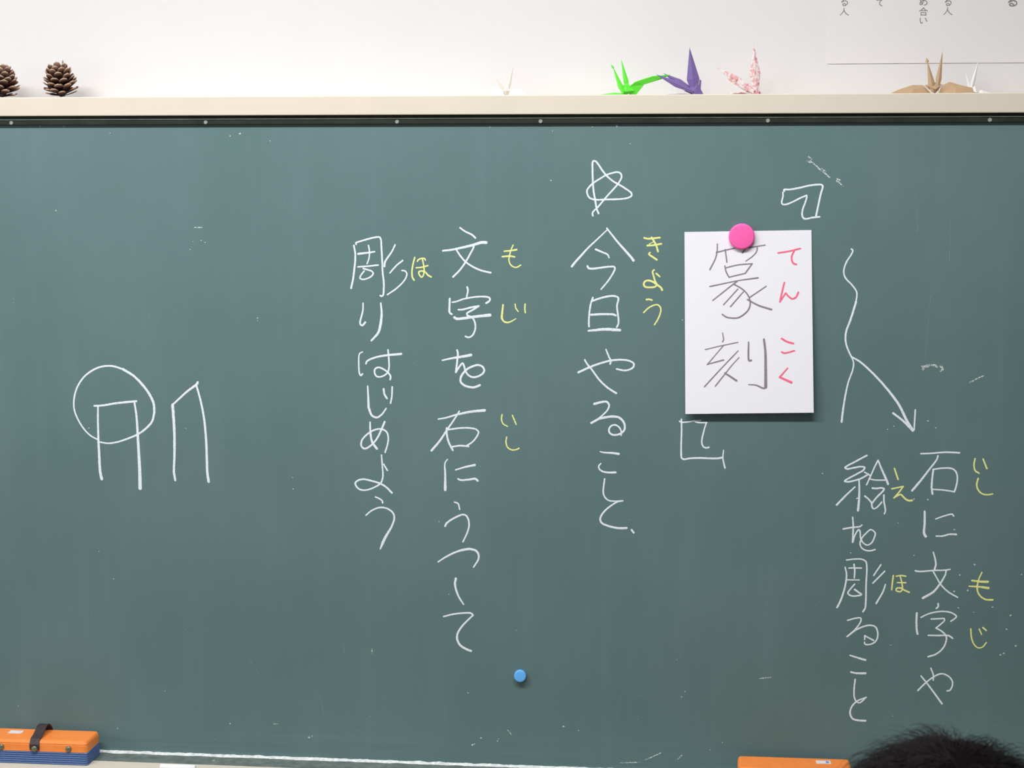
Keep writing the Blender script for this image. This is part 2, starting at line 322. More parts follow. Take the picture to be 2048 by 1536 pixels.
  (2.3, 2.3, [314.3, 1103.1, 328.3, 1103.4]),
  (2.3, 2.79, [318.6, 1115.3, 321.9, 1101.4, 322.7, 1091.7, 319.3, 1088, 312.8, 1089.7, 313.3, 1093.3, 320.3, 1094.1, 326.2, 1090.6, 333.9, 1087.4]),
 ]),
 ('に', 'w', [
  (3.12, 4.1, [355.6, 1224, 356.1, 1204.8, 355.8, 1186.8, 358.5, 1182]),
  (2.3, 2.46, [373.9, 1211.8, 388.8, 1217.5, 400.3, 1220.1, 402.7, 1217.2]),
  (2.3, 3.12, [375.3, 1183, 385.1, 1183.2, 396.6, 1186.5, 407.6, 1186.5]),
 ]),
 ('文', 'w', [
  (2.3, 3.28, [371.4, 1155.8, 374.6, 1145, 376, 1135.4, 373.9, 1125.7]),
  (2.79, 2.3, [343.1, 1123.8, 349.6, 1122.9, 372.8, 1125.1, 391.3, 1126.1, 399.4, 1127.6]),
  (2.46, 4.1, [393.1, 1125.6, 391.6, 1117.7, 383.8, 1103, 373.7, 1089.4, 356.6, 1078.1]),
  (2.46, 2.46, [372.2, 1123.3, 377.7, 1113.7, 385, 1101.8, 397, 1090, 412.9, 1080.8]),
 ]),
 ('も', 'y', [
  (2.13, 3.12, [451, 1124, 446.2, 1111.8, 444.2, 1100.9, 445.1, 1091.3, 450.5, 1083, 458.8, 1078.3, 469.8, 1078]),
  (2.95, 4.1, [435.3, 1109.7, 449.8, 1108.3, 460.7, 1108.3]),
  (2.13, 4.1, [430.9, 1100, 447.7, 1099.4, 462.2, 1097.8]),
 ]),
 ('字', 'w', [
  (2.95, 2.62, [381.6, 1069.1, 381.8, 1064.5, 378.8, 1061.2]),
  (3.28, 3.28, [347.2, 1052.4, 347.1, 1037.2, 347.9, 1024.1, 349.5, 1016.9]),
  (2.46, 2.46, [354.3, 1045.3, 366, 1051.5, 382.6, 1055.8, 397.8, 1055.9, 407.6, 1052.6, 411.9, 1048.4, 409.2, 1044.7, 403.1, 1040.2]),
  (2.46, 2.46, [371.1, 1042.9, 391.2, 1044.5]),
  (2.46, 2.46, [391.9, 1044.5, 392.7, 1041.3, 385.9, 1033.9, 379.1, 1027.9]),
  (2.46, 2.95, [379.1, 1027.9, 389, 1022.4, 396.2, 1013.9, 395.8, 1003.7, 389.9, 991.9, 379, 982.8, 367.9, 978.8]),
  (2.46, 2.79, [367, 1015.2, 380.9, 1015.2, 400.3, 1015.4, 406.7, 1011.3]),
 ]),
 ('や', 'w', [
  (2.3, 2.62, [372.6, 959.3, 377.1, 947.7, 377.1, 939]),
  (2.62, 2.46, [352.7, 920.6, 362.2, 931.2, 375.8, 943.3, 389.6, 950.3, 400.9, 947, 408.1, 938.5, 408.3, 929.7, 404.3, 922.3, 400.2, 921.4]),
  (2.46, 3.12, [356.9, 945.6, 366.3, 934.2, 379.3, 917.1, 392.4, 899.2]),
 ]),
 ('じ', 'y', [
  (2.46, 2.13, [435.8, 1028, 437.1, 1015, 440.9, 1003.5, 448.1, 996.5, 455, 997.4, 461.7, 1005.6]),
  (2.13, 2.13, [449.2, 1028.4, 453.6, 1019.1]),
  (2.79, 2.46, [455.4, 1030.8, 461.1, 1025.9]),
 ]),
 ('る', 'w', [
  (2.46, 2.3, [234.2, 1036.9, 247.4, 1040.9, 255.9, 1041.2, 256, 1036.1, 247.8, 1022.7, 234.1, 1009.2]),
  (2.79, 2.46, [234.1, 1009.2, 247.9, 1020.5, 261.8, 1027.5, 271.5, 1029.5, 280, 1027.3, 284.2, 1017.9, 283.3, 1006.2, 277.9, 999.5, 268.1, 996.3, 263.2, 997.6, 263.1, 1000.5]),
  (2.13, 2.79, [263, 1004.9, 263.3, 1011.5]),
  (2.13, 2.79, [263.3, 1011.5, 277.7, 1003.9]),
 ]),
 ('こ', 'w', [
  (2.46, 3.44, [239.7, 977.2, 253.2, 973.2, 265.2, 969.9]),
  (2.95, 3.77, [241.7, 948.6, 249.5, 947.1, 265.7, 947.2]),
 ]),
 ('と', 'w', [
  (2.62, 2.46, [249, 936.4, 247.7, 921.6, 248.3, 905.5, 252, 898.2, 257, 896.2, 268, 906.1]),
  (2.3, 3.44, [268, 906.1, 252, 898.2, 243.7, 887.6, 241.9, 877.3, 246.3, 868.5, 255.5, 865.9, 267.5, 865.6]),
 ]),
]
SHEET_WRITING = [
 ('篆', 'k', [
  (1.97, 2.3, [10.1, 1662.6, 9.7, 1649.7, 7, 1638.5, -1.7, 1620.5]),
  (2.13, 1.97, [8.6, 1648.8, 23.6, 1652.6, 39.1, 1656, 54.6, 1657.7, 61.3, 1656.7]),
  (1.97, 2.13, [23, 1653.7, 26, 1633]),
  (2.46, 2.13, [57.9, 1657.8, 53.6, 1652.2, 50.8, 1648.2]),
  (1.97, 1.8, [61.3, 1656.7, 72.3, 1658.7, 87.8, 1661.2]),
  (2.13, 1.48, [75.1, 1657.8, 74.1, 1651.1, 68.1, 1643.3, 56.6, 1634.8]),
  (2.13, 2.13, [22.8, 1626.8, 24.6, 1618.4, 29.7, 1608.4]),
  (1.8, 1.8, [25.1, 1624, 43.9, 1628.6, 67.2, 1630.8]),
  (2.13, 2.13, [67.2, 1630.8, 55.8, 1614.7]),
  (1.64, 1.8, [29.7, 1608.4, 43, 1611.8, 55.8, 1614.7]),
  (1.97, 1.48, [-1.3, 1593, 22.1, 1598.2, 46.5, 1603.4]),
  (1.48, 2.3, [46.5, 1603.4, 77, 1607.8]),
  (1.97, 1.64, [43.2, 1601.7, 37.7, 1597.8, 3.5, 1570]),
  (2.13, 2.13, [37.7, 1597.2, 51.2, 1589.4, 60.2, 1580.5, 64.8, 1568.2, 62.8, 1556.9, 55.1, 1547.9, 45.2, 1542.1, 35.1, 1541.5, 26.2, 1543.1, 19.4, 1547.5]),
  (1.48, 1.64, [44.5, 1589.4, 21.4, 1563.3]),
  (1.48, 1.8, [54, 1585.5, 32.6, 1560.1]),
  (1.48, 1.64, [90.5, 1594.2, 63.6, 1575.5]),
  (2.13, 2.79, [60.3, 1572.1, 78.3, 1562.7, 99.5, 1556.1]),
 ]),
 ('刻', 'k', [
  (1.64, 2.13, [20.4, 1516.9, 22.2, 1505.1, 20.6, 1502.2]),
  (1.64, 1.64, [-7.8, 1488.9, 17.9, 1495.4, 45.8, 1501.4]),
  (1.64, 1.64, [21.8, 1495.5, -4.1, 1464]),
  (1.64, 2.3, [-4.1, 1464.6, 22.7, 1472.2]),
  (1.64, 1.97, [46.5, 1487.8, 19.5, 1458.6, -8.2, 1427.5]),
  (1.48, 1.97, [47.8, 1476.5, 36.2, 1463.3, 27.4, 1451.9, 9.8, 1428.9]),
  (2.79, 3.12, [25.2, 1450.7, 44.4, 1438.4]),
  (2.3, 3.12, [63.1, 1502.1, 64.6, 1471.6, 68, 1472.2]),
  (3.28, 4.92, [88.1, 1506.9, 90.6, 1487.7, 91.6, 1459.4, 92.1, 1428.8]),
  (2.95, 1.48, [92.1, 1428.8, 89.4, 1426.5, 75.9, 1431.5, 64.1, 1432.1]),
 ]),
 ('て', 'r', [
  (2.62, 2.62, [109, 1648.5, 126.6, 1651.4, 144.8, 1655.9]),
  (2.62, 3.12, [134.9, 1652, 131.2, 1643.6, 131.3, 1636.9, 133.6, 1631.9, 138.6, 1630]),
 ]),
 ('ん', 'r', [
  (2.87, 2.87, [119.8, 1600, 116.7, 1586.5, 113.2, 1568.6]),
  (2.62, 2.46, [113.2, 1568.6, 122.3, 1583.2]),
  (2.62, 2.87, [122.3, 1583.2, 126.9, 1577.6, 133.6, 1573.8, 139.1, 1576.6, 142.8, 1584.5]),
 ]),
 ('こ', 'r', [
  (3.12, 3.12, [117, 1508.3, 126, 1503.3, 136, 1500.6]),
  (2.87, 2.46, [117.4, 1486.3, 121.8, 1484.7, 137.9, 1488.8]),
 ]),
 ('く', 'r', [
  (2.3, 2.87, [127.3, 1459.9, 114.7, 1445]),
  (3.12, 4.1, [114.7, 1445, 133.8, 1436.7]),
 ]),
]
POSTER_WRITING = [
 ('る', 'p', [
  (1.48, 1.48, [208.9, 2068.2, 217, 2068.6, 209.6, 2059.3]),
  (1.48, 1.48, [209.6, 2059.3, 216.1, 2061.6, 219.4, 2058.9, 217.8, 2055.1, 213.3, 2053.6, 211.6, 2055.7, 214.5, 2057.3, 216.9, 2054.3]),
 ]),
 ('人', 'p', [
  (1.48, 1.31, [214.2, 2049.5, 212.7, 2043.9, 208.1, 2038.2]),
  (1.48, 1.48, [213.9, 2046.3, 216.8, 2041.4, 221.4, 2038.1]),
 ]),
 ('て', 'p', [
  (1.48, 1.48, [267, 2061.9, 275.9, 2062.8]),
  (1.48, 1.48, [275.9, 2062.8, 271.9, 2058.6, 272.5, 2054.6, 275.8, 2052.6]),
 ]),
 ('め', 'p', [
  (1.48, 1.48, [337.7, 2062, 339.4, 2058, 341.9, 2054.4]),
  (1.48, 1.48, [344.1, 2064, 341.1, 2056, 338.2, 2053.9, 337.2, 2056.4, 340.9, 2060.5, 345.8, 2060.5, 348.8, 2057.2, 347.5, 2054.3, 344.4, 2053.1]),
 ]),
 ('合', 'p', [
  (1.48, 1.48, [343.2, 2049.1, 341.3, 2046.7, 337, 2043.5]),
  (1.48, 1.48, [343.2, 2049.1, 345.3, 2046.3, 349.8, 2043.7]),
  (1.31, 1.31, [340.1, 2044.1, 346.5, 2044]),
  (1.31, 1.31, [339.4, 2041.2, 339.5, 2036.7]),
  (1.31, 1.31, [339.4, 2041.2, 347.3, 2041.1]),
  (1.31, 1.31, [347.3, 2041.1, 347.4, 2036.6]),
  (1.31, 1.31, [339.5, 2037.3, 347.4, 2037.2]),
 ]),
 ('い', 'p', [
  (1.48, 1.48, [338.5, 2032.2, 338.6, 2027, 340.6, 2023.6, 342.2, 2025.3]),
  (1.48, 1.48, [346.5, 2032.1, 349.4, 2026.9]),
 ]),
 ('る', 'p', [
  (1.48, 1.48, [377.3, 2066.4, 385.3, 2066.8, 378, 2057.6]),
  (1.48, 1.48, [378, 2057.6, 384.4, 2059.9, 387.7, 2057.2, 386.1, 2053.5, 381.7, 2051.9, 380, 2054, 382.9, 2055.6, 385.2, 2052.7]),
 ]),
 ('人', 'p', [
  (1.48, 1.31, [382.4, 2048.7, 381, 2043.1, 376.5, 2037.5]),
  (1.48, 1.48, [382.2, 2045.5, 385.1, 2040.6, 389.7, 2037.3]),
 ]),
 ('る', 'p', [
  (2.13, 2.13, [480.1, 2067.8, 491.2, 2068, 480.1, 2056.5]),
  (2.13, 2.13, [480.1, 2056.5, 488.3, 2059, 492.9, 2056.4, 492.7, 2052.9, 488.6, 2050.7, 483, 2051.1, 481.8, 2053.3, 485.3, 2054.6, 489.3, 2051.6]),
 ]),
]
FAINT_LINES = [[356.3, 1579.7, 352.8, 1532.3, 349.5, 1474.2], [383.8, 1706.0, 384.0, 1670.6, 384.3, 1633.4], [-665.5, 884.1, -660.5, 860.2, -653.7, 834.6], [-621.2, 978.6, -620.5, 964.5, -620.7, 950.3], [-585.8, 931.0, -575.4, 926.0, -563.1, 924.6], [-790.2, 945.2, -780.7, 929.5, -770.3, 911.1], [-142.5, 895.0, -143.3, 886.2, -144.1, 877.4], [-147.5, 870.3, -148.2, 861.5, -148.2, 852.7], [326.4, 1751.0, 330.4, 1718.8, 333.0, 1678.5]]
CHALK_SPECKS = [(438.7, 1136.7, 1.88), (415.2, 1118.3, 1.88), (407.1, 1090.5, 1.88), (429.0, 1092.8, 1.88), (469.9, 1065.7, 1.88), (499.3, 1052.7, 1.88), (493.9, 1028.9, 1.88), (509.2, 1001.2, 1.88), (485.0, 985.4, 1.88), (490.4, 988.1, 1.88), (414.7, 1063.1, 1.35), (439.4, 1056.3, 1.35), (399.5, 1127.8, 1.35), (514.9, 1121.8, 1.35), (337.9, 1244.2, 1.72), (360.2, 1243.9, 1.72), (404.3, 1194.5, 1.72), (313.0, 1203.6, 1.2), (340.1, 1149.7, 1.35), (237.0, 1151.5, 1.35), (302.3, 1364.9, 1.5), (292.1, 1359.6, 1.5), (369.9, 1363.2, 1.5), (356.9, 1374.6, 1.5), (-1111.6, 1714.6, 1.65), (-788.1, 1844.0, 1.95), (-805.4, 1839.9, 1.35), (-736.9, 1831.4, 1.2), (-1013.0, 1845.4, 1.2), (-859.0, 1664.6, 1.12), (-852.1, 1661.3, 1.12), (-872.9, 1662.9, 0.9), (-878.4, 1649.3, 1.05), (-763.4, 1533.9, 1.35), (-763.4, 1529.6, 0.98), (-264.2, 1765.9, 1.65), (188.0, 1284.3, 1.35), (-397.4, 799.9, 2.55), (-394.0, 801.8, 1.5), (-382.6, 812.9, 1.65), (-354.1, 808.5, 1.65), (-352.3, 812.2, 1.05), (-332.4, 824.4, 1.35), (-240.4, 838.1, 1.95), (-214.7, 832.0, 1.35), (-34.3, 906.3, 1.35), (-40.1, 896.6, 1.2), (-405.0, 891.7, 1.35), (-684.2, 803.1, 2.25), (-678.8, 806.0, 1.35), (-706.8, 1260.8, 1.05), (-706.2, 1240.9, 1.5), (-1052.2, 1123.8, 1.2), (-1027.5, 1075.6, 1.35), (-1027.4, 807.3, 1.2), (-1064.1, 1340.7, 1.35), (-892.0, 1342.5, 1.05), (-45.5, 1536.9, 1.05), (-48.4, 960.6, 0.98), (9.1, 805.7, 1.2), (29.9, 819.6, 1.05), (311.9, 875.4, 0.98), (306.5, 997.0, 1.2), (-453.9, 1189.7, 1.2), (-437.2, 1063.5, 1.05), (-321.3, 1003.9, 0.98), (-824.5, 823.3, 1.35), (-1207.9, 842.0, 1.12), (-939.9, 877.9, 1.05), (-155.9, 1854.7, 2.4), (-261.9, 1846.9, 1.12), (-134.4, 1826.3, 1.05), (-196.1, 1853.2, 0.98), (-1093.2, 1856.5, 1.35), (-1135.3, 1857.4, 1.12), (-365.6, 1853.7, 1.05), (-113.6, 855.2, 0.58), (85.2, 1060.3, 0.44), (433.2, 846.6, 0.33), (-382.8, 1285.4, 0.47), (-1192.2, 1556.7, 0.57), (129.6, 1027.8, 0.34), (-130.8, 1848.0, 0.56), (-852.8, 794.3, 0.56), (-705.4, 903.5, 0.5), (-860.1, 857.9, 0.59), (333.5, 1485.8, 0.35), (-952.4, 1535.4, 0.48), (-1231.1, 941.6, 0.39), (208.4, 1530.8, 0.44), (28.2, 833.4, 0.31), (102.0, 1063.5, 0.54), (-558.4, 1841.6, 0.31), (-901.0, 989.2, 0.53), (406.3, 988.6, 0.41), (-285.7, 1029.7, 0.52), (182.4, 1060.9, 0.58), (-1060.2, 1199.9, 0.58), (-614.0, 904.9, 0.39), (-644.9, 1770.6, 0.34), (-0.9, 1023.8, 0.31), (486.7, 1442.1, 0.37), (-164.6, 942.5, 0.43), (-1130.8, 1026.7, 0.45), (250.9, 1100.4, 0.58), (-102.1, 1035.2, 0.43), (-959.8, 961.2, 0.44), (527.0, 830.6, 0.44), (-349.9, 930.6, 0.39), (-496.0, 1460.0, 0.6), (457.6, 950.5, 0.4), (-1069.3, 1011.0, 0.56), (-576.1, 844.8, 0.51), (-43.5, 970.2, 0.51), (-718.7, 1034.1, 0.51), (-697.5, 874.3, 0.47), (-1194.0, 1587.5, 0.5), (-394.5, 884.8, 0.54), (-600.2, 853.9, 0.55), (-596.7, 818.7, 0.51), (484.8, 946.6, 0.46), (-932.6, 788.7, 0.44), (4.8, 876.2, 0.35), (151.9, 1167.6, 0.43), (-112.5, 896.8, 0.52), (-1171.4, 1382.9, 0.5), (-833.7, 874.9, 0.31), (-377.5, 1795.3, 0.34), (-645.4, 1651.1, 0.31), (-389.5, 1212.8, 0.48), (-796.3, 1044.2, 0.42), (-712.4, 1732.4, 0.55), (-550.5, 1207.5, 0.33), (-250.5, 1248.5, 0.59), (219.3, 1013.5, 0.49), (-558.2, 1226.3, 0.47), (454.1, 922.5, 0.41), (326.5, 1741.3, 0.47), (-129.7, 1199.5, 0.57), (-543.6, 1617.3, 0.39), (481.2, 864.2, 0.57), (-160.6, 820.4, 0.45), (-479.3, 805.5, 0.45), (-698.7, 1725.3, 0.49), (-428.5, 1028.9, 0.55), (-1191.9, 1562.8, 0.58)]
CHALK_FLECKS = [(-100.8, 784.1, -73.8, 797.4), (-143.4, 777.3, -109.3, 779.9), (91.1, 932.9, 108.6, 935.1), (-336.8, 828.6, -329.9, 820.9), (-571.5, 964.1, -571.6, 957.1), (-870.7, 1686.5, -856.8, 1686.6), (-44.8, 788.0, -38.1, 795.2), (-746.0, 825.1, -738.9, 825.4)]
SCREW_X = [-1.1833, -0.8451, -0.5199, -0.2811, 0.0889, 0.4405]

# ---------------------------------------------------------------- materials
def mat(name, color, rough=0.6, spec=0.5, noise_amt=0.0, noise_scale=40.0, bump=0.0, bump_scale=200.0, metallic=0.0):
    m = bpy.data.materials.new(name)
    m.use_nodes = True
    nt = m.node_tree
    b = nt.nodes['Principled BSDF']
    b.inputs['Base Color'].default_value = (*color, 1)
    b.inputs['Roughness'].default_value = rough
    b.inputs['Specular IOR Level'].default_value = spec
    b.inputs['Metallic'].default_value = metallic
    tc = nt.nodes.new('ShaderNodeTexCoord')
    if noise_amt:
        n = nt.nodes.new('ShaderNodeTexNoise')
        n.inputs['Scale'].default_value = noise_scale
        n.inputs['Detail'].default_value = 4
        nt.links.new(tc.outputs['Object'], n.inputs['Vector'])
        r = nt.nodes.new('ShaderNodeValToRGB')
        r.color_ramp.elements[0].position = 0.3
        r.color_ramp.elements[1].position = 0.7
        r.color_ramp.elements[0].color = (*[c * (1 - noise_amt) for c in color], 1)
        r.color_ramp.elements[1].color = (*[min(1, c * (1 + noise_amt)) for c in color], 1)
        nt.links.new(n.outputs['Fac'], r.inputs['Fac'])
        nt.links.new(r.outputs['Color'], b.inputs['Base Color'])
    if bump:
        n2 = nt.nodes.new('ShaderNodeTexNoise')
        n2.inputs['Scale'].default_value = bump_scale
        nt.links.new(tc.outputs['Object'], n2.inputs['Vector'])
        bp = nt.nodes.new('ShaderNodeBump')
        bp.inputs['Strength'].default_value = bump
        bp.inputs['Distance'].default_value = 0.002
        nt.links.new(n2.outputs['Fac'], bp.inputs['Height'])
        nt.links.new(bp.outputs['Normal'], b.inputs['Normal'])
    return m

def chalk_mat(name, color, lo, hi, floor_alpha):
    """chalk that lets the board show through its grain"""
    m = mat(name, color, rough=0.95, spec=0.1)
    nt = m.node_tree
    b = nt.nodes['Principled BSDF']
    tc = nt.nodes.new('ShaderNodeTexCoord')
    n = nt.nodes.new('ShaderNodeTexNoise')
    n.inputs['Scale'].default_value = 420.0
    n.inputs['Detail'].default_value = 3
    nt.links.new(tc.outputs['Object'], n.inputs['Vector'])
    mr = nt.nodes.new('ShaderNodeMapRange')
    mr.inputs['From Min'].default_value = lo
    mr.inputs['From Max'].default_value = hi
    mr.inputs['To Min'].default_value = floor_alpha
    mr.inputs['To Max'].default_value = 1.0
    nt.links.new(n.outputs['Fac'], mr.inputs['Value'])
    nt.links.new(mr.outputs['Result'], b.inputs['Alpha'])
    return m

def board_mat():
    m = mat('green_board_enamel', (0.14, 0.2, 0.2), rough=0.6, spec=0.2)
    nt = m.node_tree
    b = nt.nodes['Principled BSDF']
    tc = nt.nodes.new('ShaderNodeTexCoord')
    def nz(scale_vec, scale, detail, rot=0.0):
        mp = nt.nodes.new('ShaderNodeMapping')
        mp.inputs['Scale'].default_value = scale_vec
        mp.inputs['Rotation'].default_value = (0, rot, 0)
        nt.links.new(tc.outputs['Object'], mp.inputs['Vector'])
        n = nt.nodes.new('ShaderNodeTexNoise')
        n.inputs['Scale'].default_value = scale
        n.inputs['Detail'].default_value = detail
        nt.links.new(mp.outputs['Vector'], n.inputs['Vector'])
        return n.outputs['Fac']
    def rng(v, a, b_, c, d):
        mr = nt.nodes.new('ShaderNodeMapRange')
        mr.inputs['From Min'].default_value = a; mr.inputs['From Max'].default_value = b_
        mr.inputs['To Min'].default_value = c; mr.inputs['To Max'].default_value = d
        nt.links.new(v, mr.inputs['Value'])
        return mr.outputs['Result']
    def add(x, y):
        a = nt.nodes.new('ShaderNodeMath'); a.operation = 'ADD'; a.use_clamp = True
        nt.links.new(x, a.inputs[0]); nt.links.new(y, a.inputs[1])
        return a.outputs[0]
    clouds = rng(nz((1, 1, 1), 3.2, 5), 0.35, 0.75, 0.0, 0.5)          # wiped chalk haze
    vert = rng(nz((14, 1, 0.9), 3.0, 4), 0.5, 0.85, 0.0, 0.22)          # up-and-down eraser strokes
    diag = rng(nz((9, 1, 1.0), 2.4, 4, R(38)), 0.55, 0.85, 0.0, 0.3)   # slanting eraser strokes
    f = add(add(clouds, vert), diag)
    # dust wiped sideways along the foot of the board
    side = rng(nz((1.2, 1, 60), 2.0, 4), 0.42, 0.75, 0.0, 1.0)
    sz = nt.nodes.new('ShaderNodeSeparateXYZ'); nt.links.new(tc.outputs['Object'], sz.inputs[0])
    foot = rng(sz.outputs['Z'], 0.765, 0.83, 0.8, 0.0)
    mu = nt.nodes.new('ShaderNodeMath'); mu.operation = 'MULTIPLY'
    nt.links.new(side, mu.inputs[0]); nt.links.new(foot, mu.inputs[1])
    f = add(f, mu.outputs[0])
    mix = nt.nodes.new('ShaderNodeMix'); mix.data_type = 'RGBA'
    mix.inputs[6].default_value = (0.107, 0.181, 0.180, 1)
    mix.inputs[7].default_value = (0.150, 0.228, 0.231, 1)
    nt.links.new(f, mix.inputs[0])
    nt.links.new(mix.outputs[2], b.inputs['Base Color'])
    return m

M = dict(
    wall=mat('white_wall_paint', (0.69, 0.66, 0.66), 0.8, 0.2, 0.01, 6, 0.05, 300),
    room=mat('pale_room_paint', (0.5, 0.48, 0.45), 0.85, 0.2, 0.02, 5),
    floor=mat('brown_wood_floor', (0.17, 0.10, 0.06), 0.5, 0.4, 0.2, 12),
    ceil=mat('white_ceiling', (0.80, 0.80, 0.78), 0.9, 0.1, 0.05, 60),
    cream=mat('cream_paint', (0.665, 0.592, 0.490), 0.5, 0.3, 0.02, 10),
    rail=mat('dark_green_rail', (0.018, 0.021, 0.015), 0.6, 0.25, 0.3, 25),
    ledge=mat('dusty_green_ledge', (0.13, 0.16, 0.15), 0.7, 0.3, 0.25, 60),
    board=board_mat(),
    white_chalk=chalk_mat('white_chalk', (0.80, 0.845, 0.885), 0.30, 0.46, 0.74),
    yellow_chalk=chalk_mat('yellow_chalk', (0.84, 0.85, 0.31), 0.30, 0.46, 0.74),
    faint_chalk=chalk_mat('rubbed_chalk', (0.75, 0.80, 0.78), 0.40, 0.60, 0.10),
    ghost_chalk=chalk_mat('faint_hairline_chalk', (0.42, 0.52, 0.53), 0.46, 0.80, 0.04),
    speck=mat('chalk_speck', (0.50, 0.58, 0.58), 0.95, 0.1),
    dust=mat('chalk_dust', (0.68, 0.70, 0.69), 1.0, 0.0, 0.2, 150),
    paper=mat('white_paper', (0.86, 0.84, 0.89), 0.85, 0.2),
    poster=mat('poster_paper', (0.71, 0.675, 0.67), 0.7, 0.2),
    ink=mat('grey_brush_ink', (0.27, 0.22, 0.27), 0.8, 0.2, 0.15, 300),
    red=mat('red_marker_ink', (0.93, 0.16, 0.26), 0.7, 0.2, 0.1, 300),
    print=mat('poster_print', (0.24, 0.21, 0.21), 0.8, 0.1),
    pink=mat('pink_plastic', (0.97, 0.13, 0.44), 0.45, 0.35),
    blue=mat('blue_plastic', (0.14, 0.47, 0.97), 0.4, 0.4),
    metal=mat('dull_screw_metal', (0.27, 0.29, 0.25), 0.7, 0.3, 0.3, 300),
    orange=mat('orange_plastic', (0.95, 0.27, 0.055), 0.42, 0.4, 0.04, 60),
    felt=mat('blue_corduroy', (0.115, 0.185, 0.38), 0.95, 0.05, 0.15, 300, 0.3, 500),
    strap=mat('black_leather_strap', (0.045, 0.03, 0.033), 0.55, 0.4, 0.3, 150),
    rivet=mat('grey_green_rivet', (0.20, 0.21, 0.14), 0.35, 0.5, 0.15, 200, metallic=0.6),
    sticker=mat('white_sticker', (0.75, 0.73, 0.74), 0.5, 0.3, 0.15, 160),
    sticker_blue=mat('blue_sticker_print', (0.18, 0.30, 0.62), 0.5, 0.3),
    g_paper=mat('green_origami_paper', (0.12, 0.70, 0.045), 0.6, 0.3),
    p_paper=mat('purple_origami_paper', (0.165, 0.11, 0.30), 0.6, 0.3),
    k_paper=mat('tan_origami_paper', (0.46, 0.31, 0.19), 0.75, 0.2, 0.05, 80),
    w_paper=mat('white_origami_paper', (0.76, 0.73, 0.72), 0.75, 0.2),
    c_paper=mat('cream_origami_paper', (0.69, 0.63, 0.56), 0.75, 0.2),
    chalkstick=mat('white_chalk_stick', (0.85, 0.84, 0.86), 0.95, 0.1),
    aluminium=mat('window_aluminium', (0.55, 0.56, 0.57), 0.4, 0.5, metallic=0.8),
    lampwhite=mat('lamp_enamel', (0.8, 0.8, 0.8), 0.4, 0.4),
    skin=mat('skin', (0.62, 0.40, 0.30), 0.55, 0.3),
    scalp=mat('black_hair_roots', (0.006, 0.004, 0.005), 1.0, 0.0),
    hair=mat('black_hair', (0.009, 0.006, 0.0065), 0.6, 0.12),
    shirt=mat('navy_cotton', (0.05, 0.07, 0.14), 0.9, 0.1, 0.1, 200),
    shorts=mat('grey_cotton', (0.12, 0.12, 0.13), 0.9, 0.1),
    shoe=mat('white_canvas', (0.75, 0.75, 0.75), 0.8, 0.1),
    dark=mat('dark_brown_eye', (0.02, 0.012, 0.008), 0.2, 0.5),
)

def floral_mat():
    m = mat('pink_floral_paper', (0.85, 0.7, 0.72), 0.7, 0.2)
    nt = m.node_tree; b = nt.nodes['Principled BSDF']
    tc = nt.nodes.new('ShaderNodeTexCoord')
    n = nt.nodes.new('ShaderNodeTexNoise')
    n.inputs['Scale'].default_value = 150; n.inputs['Detail'].default_value = 1.5; n.inputs['Distortion'].default_value = 0.8
    nt.links.new(tc.outputs['Object'], n.inputs['Vector'])
    r = nt.nodes.new('ShaderNodeValToRGB')
    e = r.color_ramp.elements
    e[0].position = 0.28; e[0].color = (0.62, 0.58, 0.40, 1)
    e[1].position = 0.74; e[1].color = (0.30, 0.12, 0.19, 1)
    for q, c in ((0.36, (0.74, 0.68, 0.67, 1)), (0.48, (0.72, 0.62, 0.62, 1)), (0.53, (0.68, 0.34, 0.42, 1)), (0.60, (0.64, 0.38, 0.28, 1)), (0.66, (0.66, 0.26, 0.38, 1))):
        k = e.new(q); k.color = c
    nt.links.new(n.outputs['Fac'], r.inputs['Fac'])
    nt.links.new(r.outputs['Color'], b.inputs['Base Color'])
    return m
M['f_paper'] = floral_mat()

def scale_mat():
    """pine cone scale: dark at the root, tan at the outer end"""
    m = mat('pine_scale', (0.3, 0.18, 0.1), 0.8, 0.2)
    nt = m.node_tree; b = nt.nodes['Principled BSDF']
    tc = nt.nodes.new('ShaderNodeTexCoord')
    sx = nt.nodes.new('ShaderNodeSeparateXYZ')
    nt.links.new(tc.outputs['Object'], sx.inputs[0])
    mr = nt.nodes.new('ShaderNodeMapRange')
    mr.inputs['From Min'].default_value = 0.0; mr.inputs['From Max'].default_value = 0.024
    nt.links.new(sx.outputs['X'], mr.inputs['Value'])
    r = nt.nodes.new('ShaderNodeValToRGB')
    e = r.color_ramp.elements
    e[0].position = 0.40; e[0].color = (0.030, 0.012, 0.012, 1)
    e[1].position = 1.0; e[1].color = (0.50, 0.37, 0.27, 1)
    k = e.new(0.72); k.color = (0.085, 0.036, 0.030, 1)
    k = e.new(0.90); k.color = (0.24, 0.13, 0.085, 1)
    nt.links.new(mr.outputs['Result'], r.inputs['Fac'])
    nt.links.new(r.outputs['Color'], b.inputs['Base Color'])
    return m
M['scale'] = scale_mat()

def tube_mat():
    m = bpy.data.materials.new('fluorescent_tube'); m.use_nodes = True
    b = m.node_tree.nodes['Principled BSDF']
    b.inputs['Base Color'].default_value = (0.9, 0.9, 0.9, 1)
    b.inputs['Emission Color'].default_value = (1.0, 0.98, 0.94, 1)
    b.inputs['Emission Strength'].default_value = 1.0
    return m
M['tube'] = tube_mat()

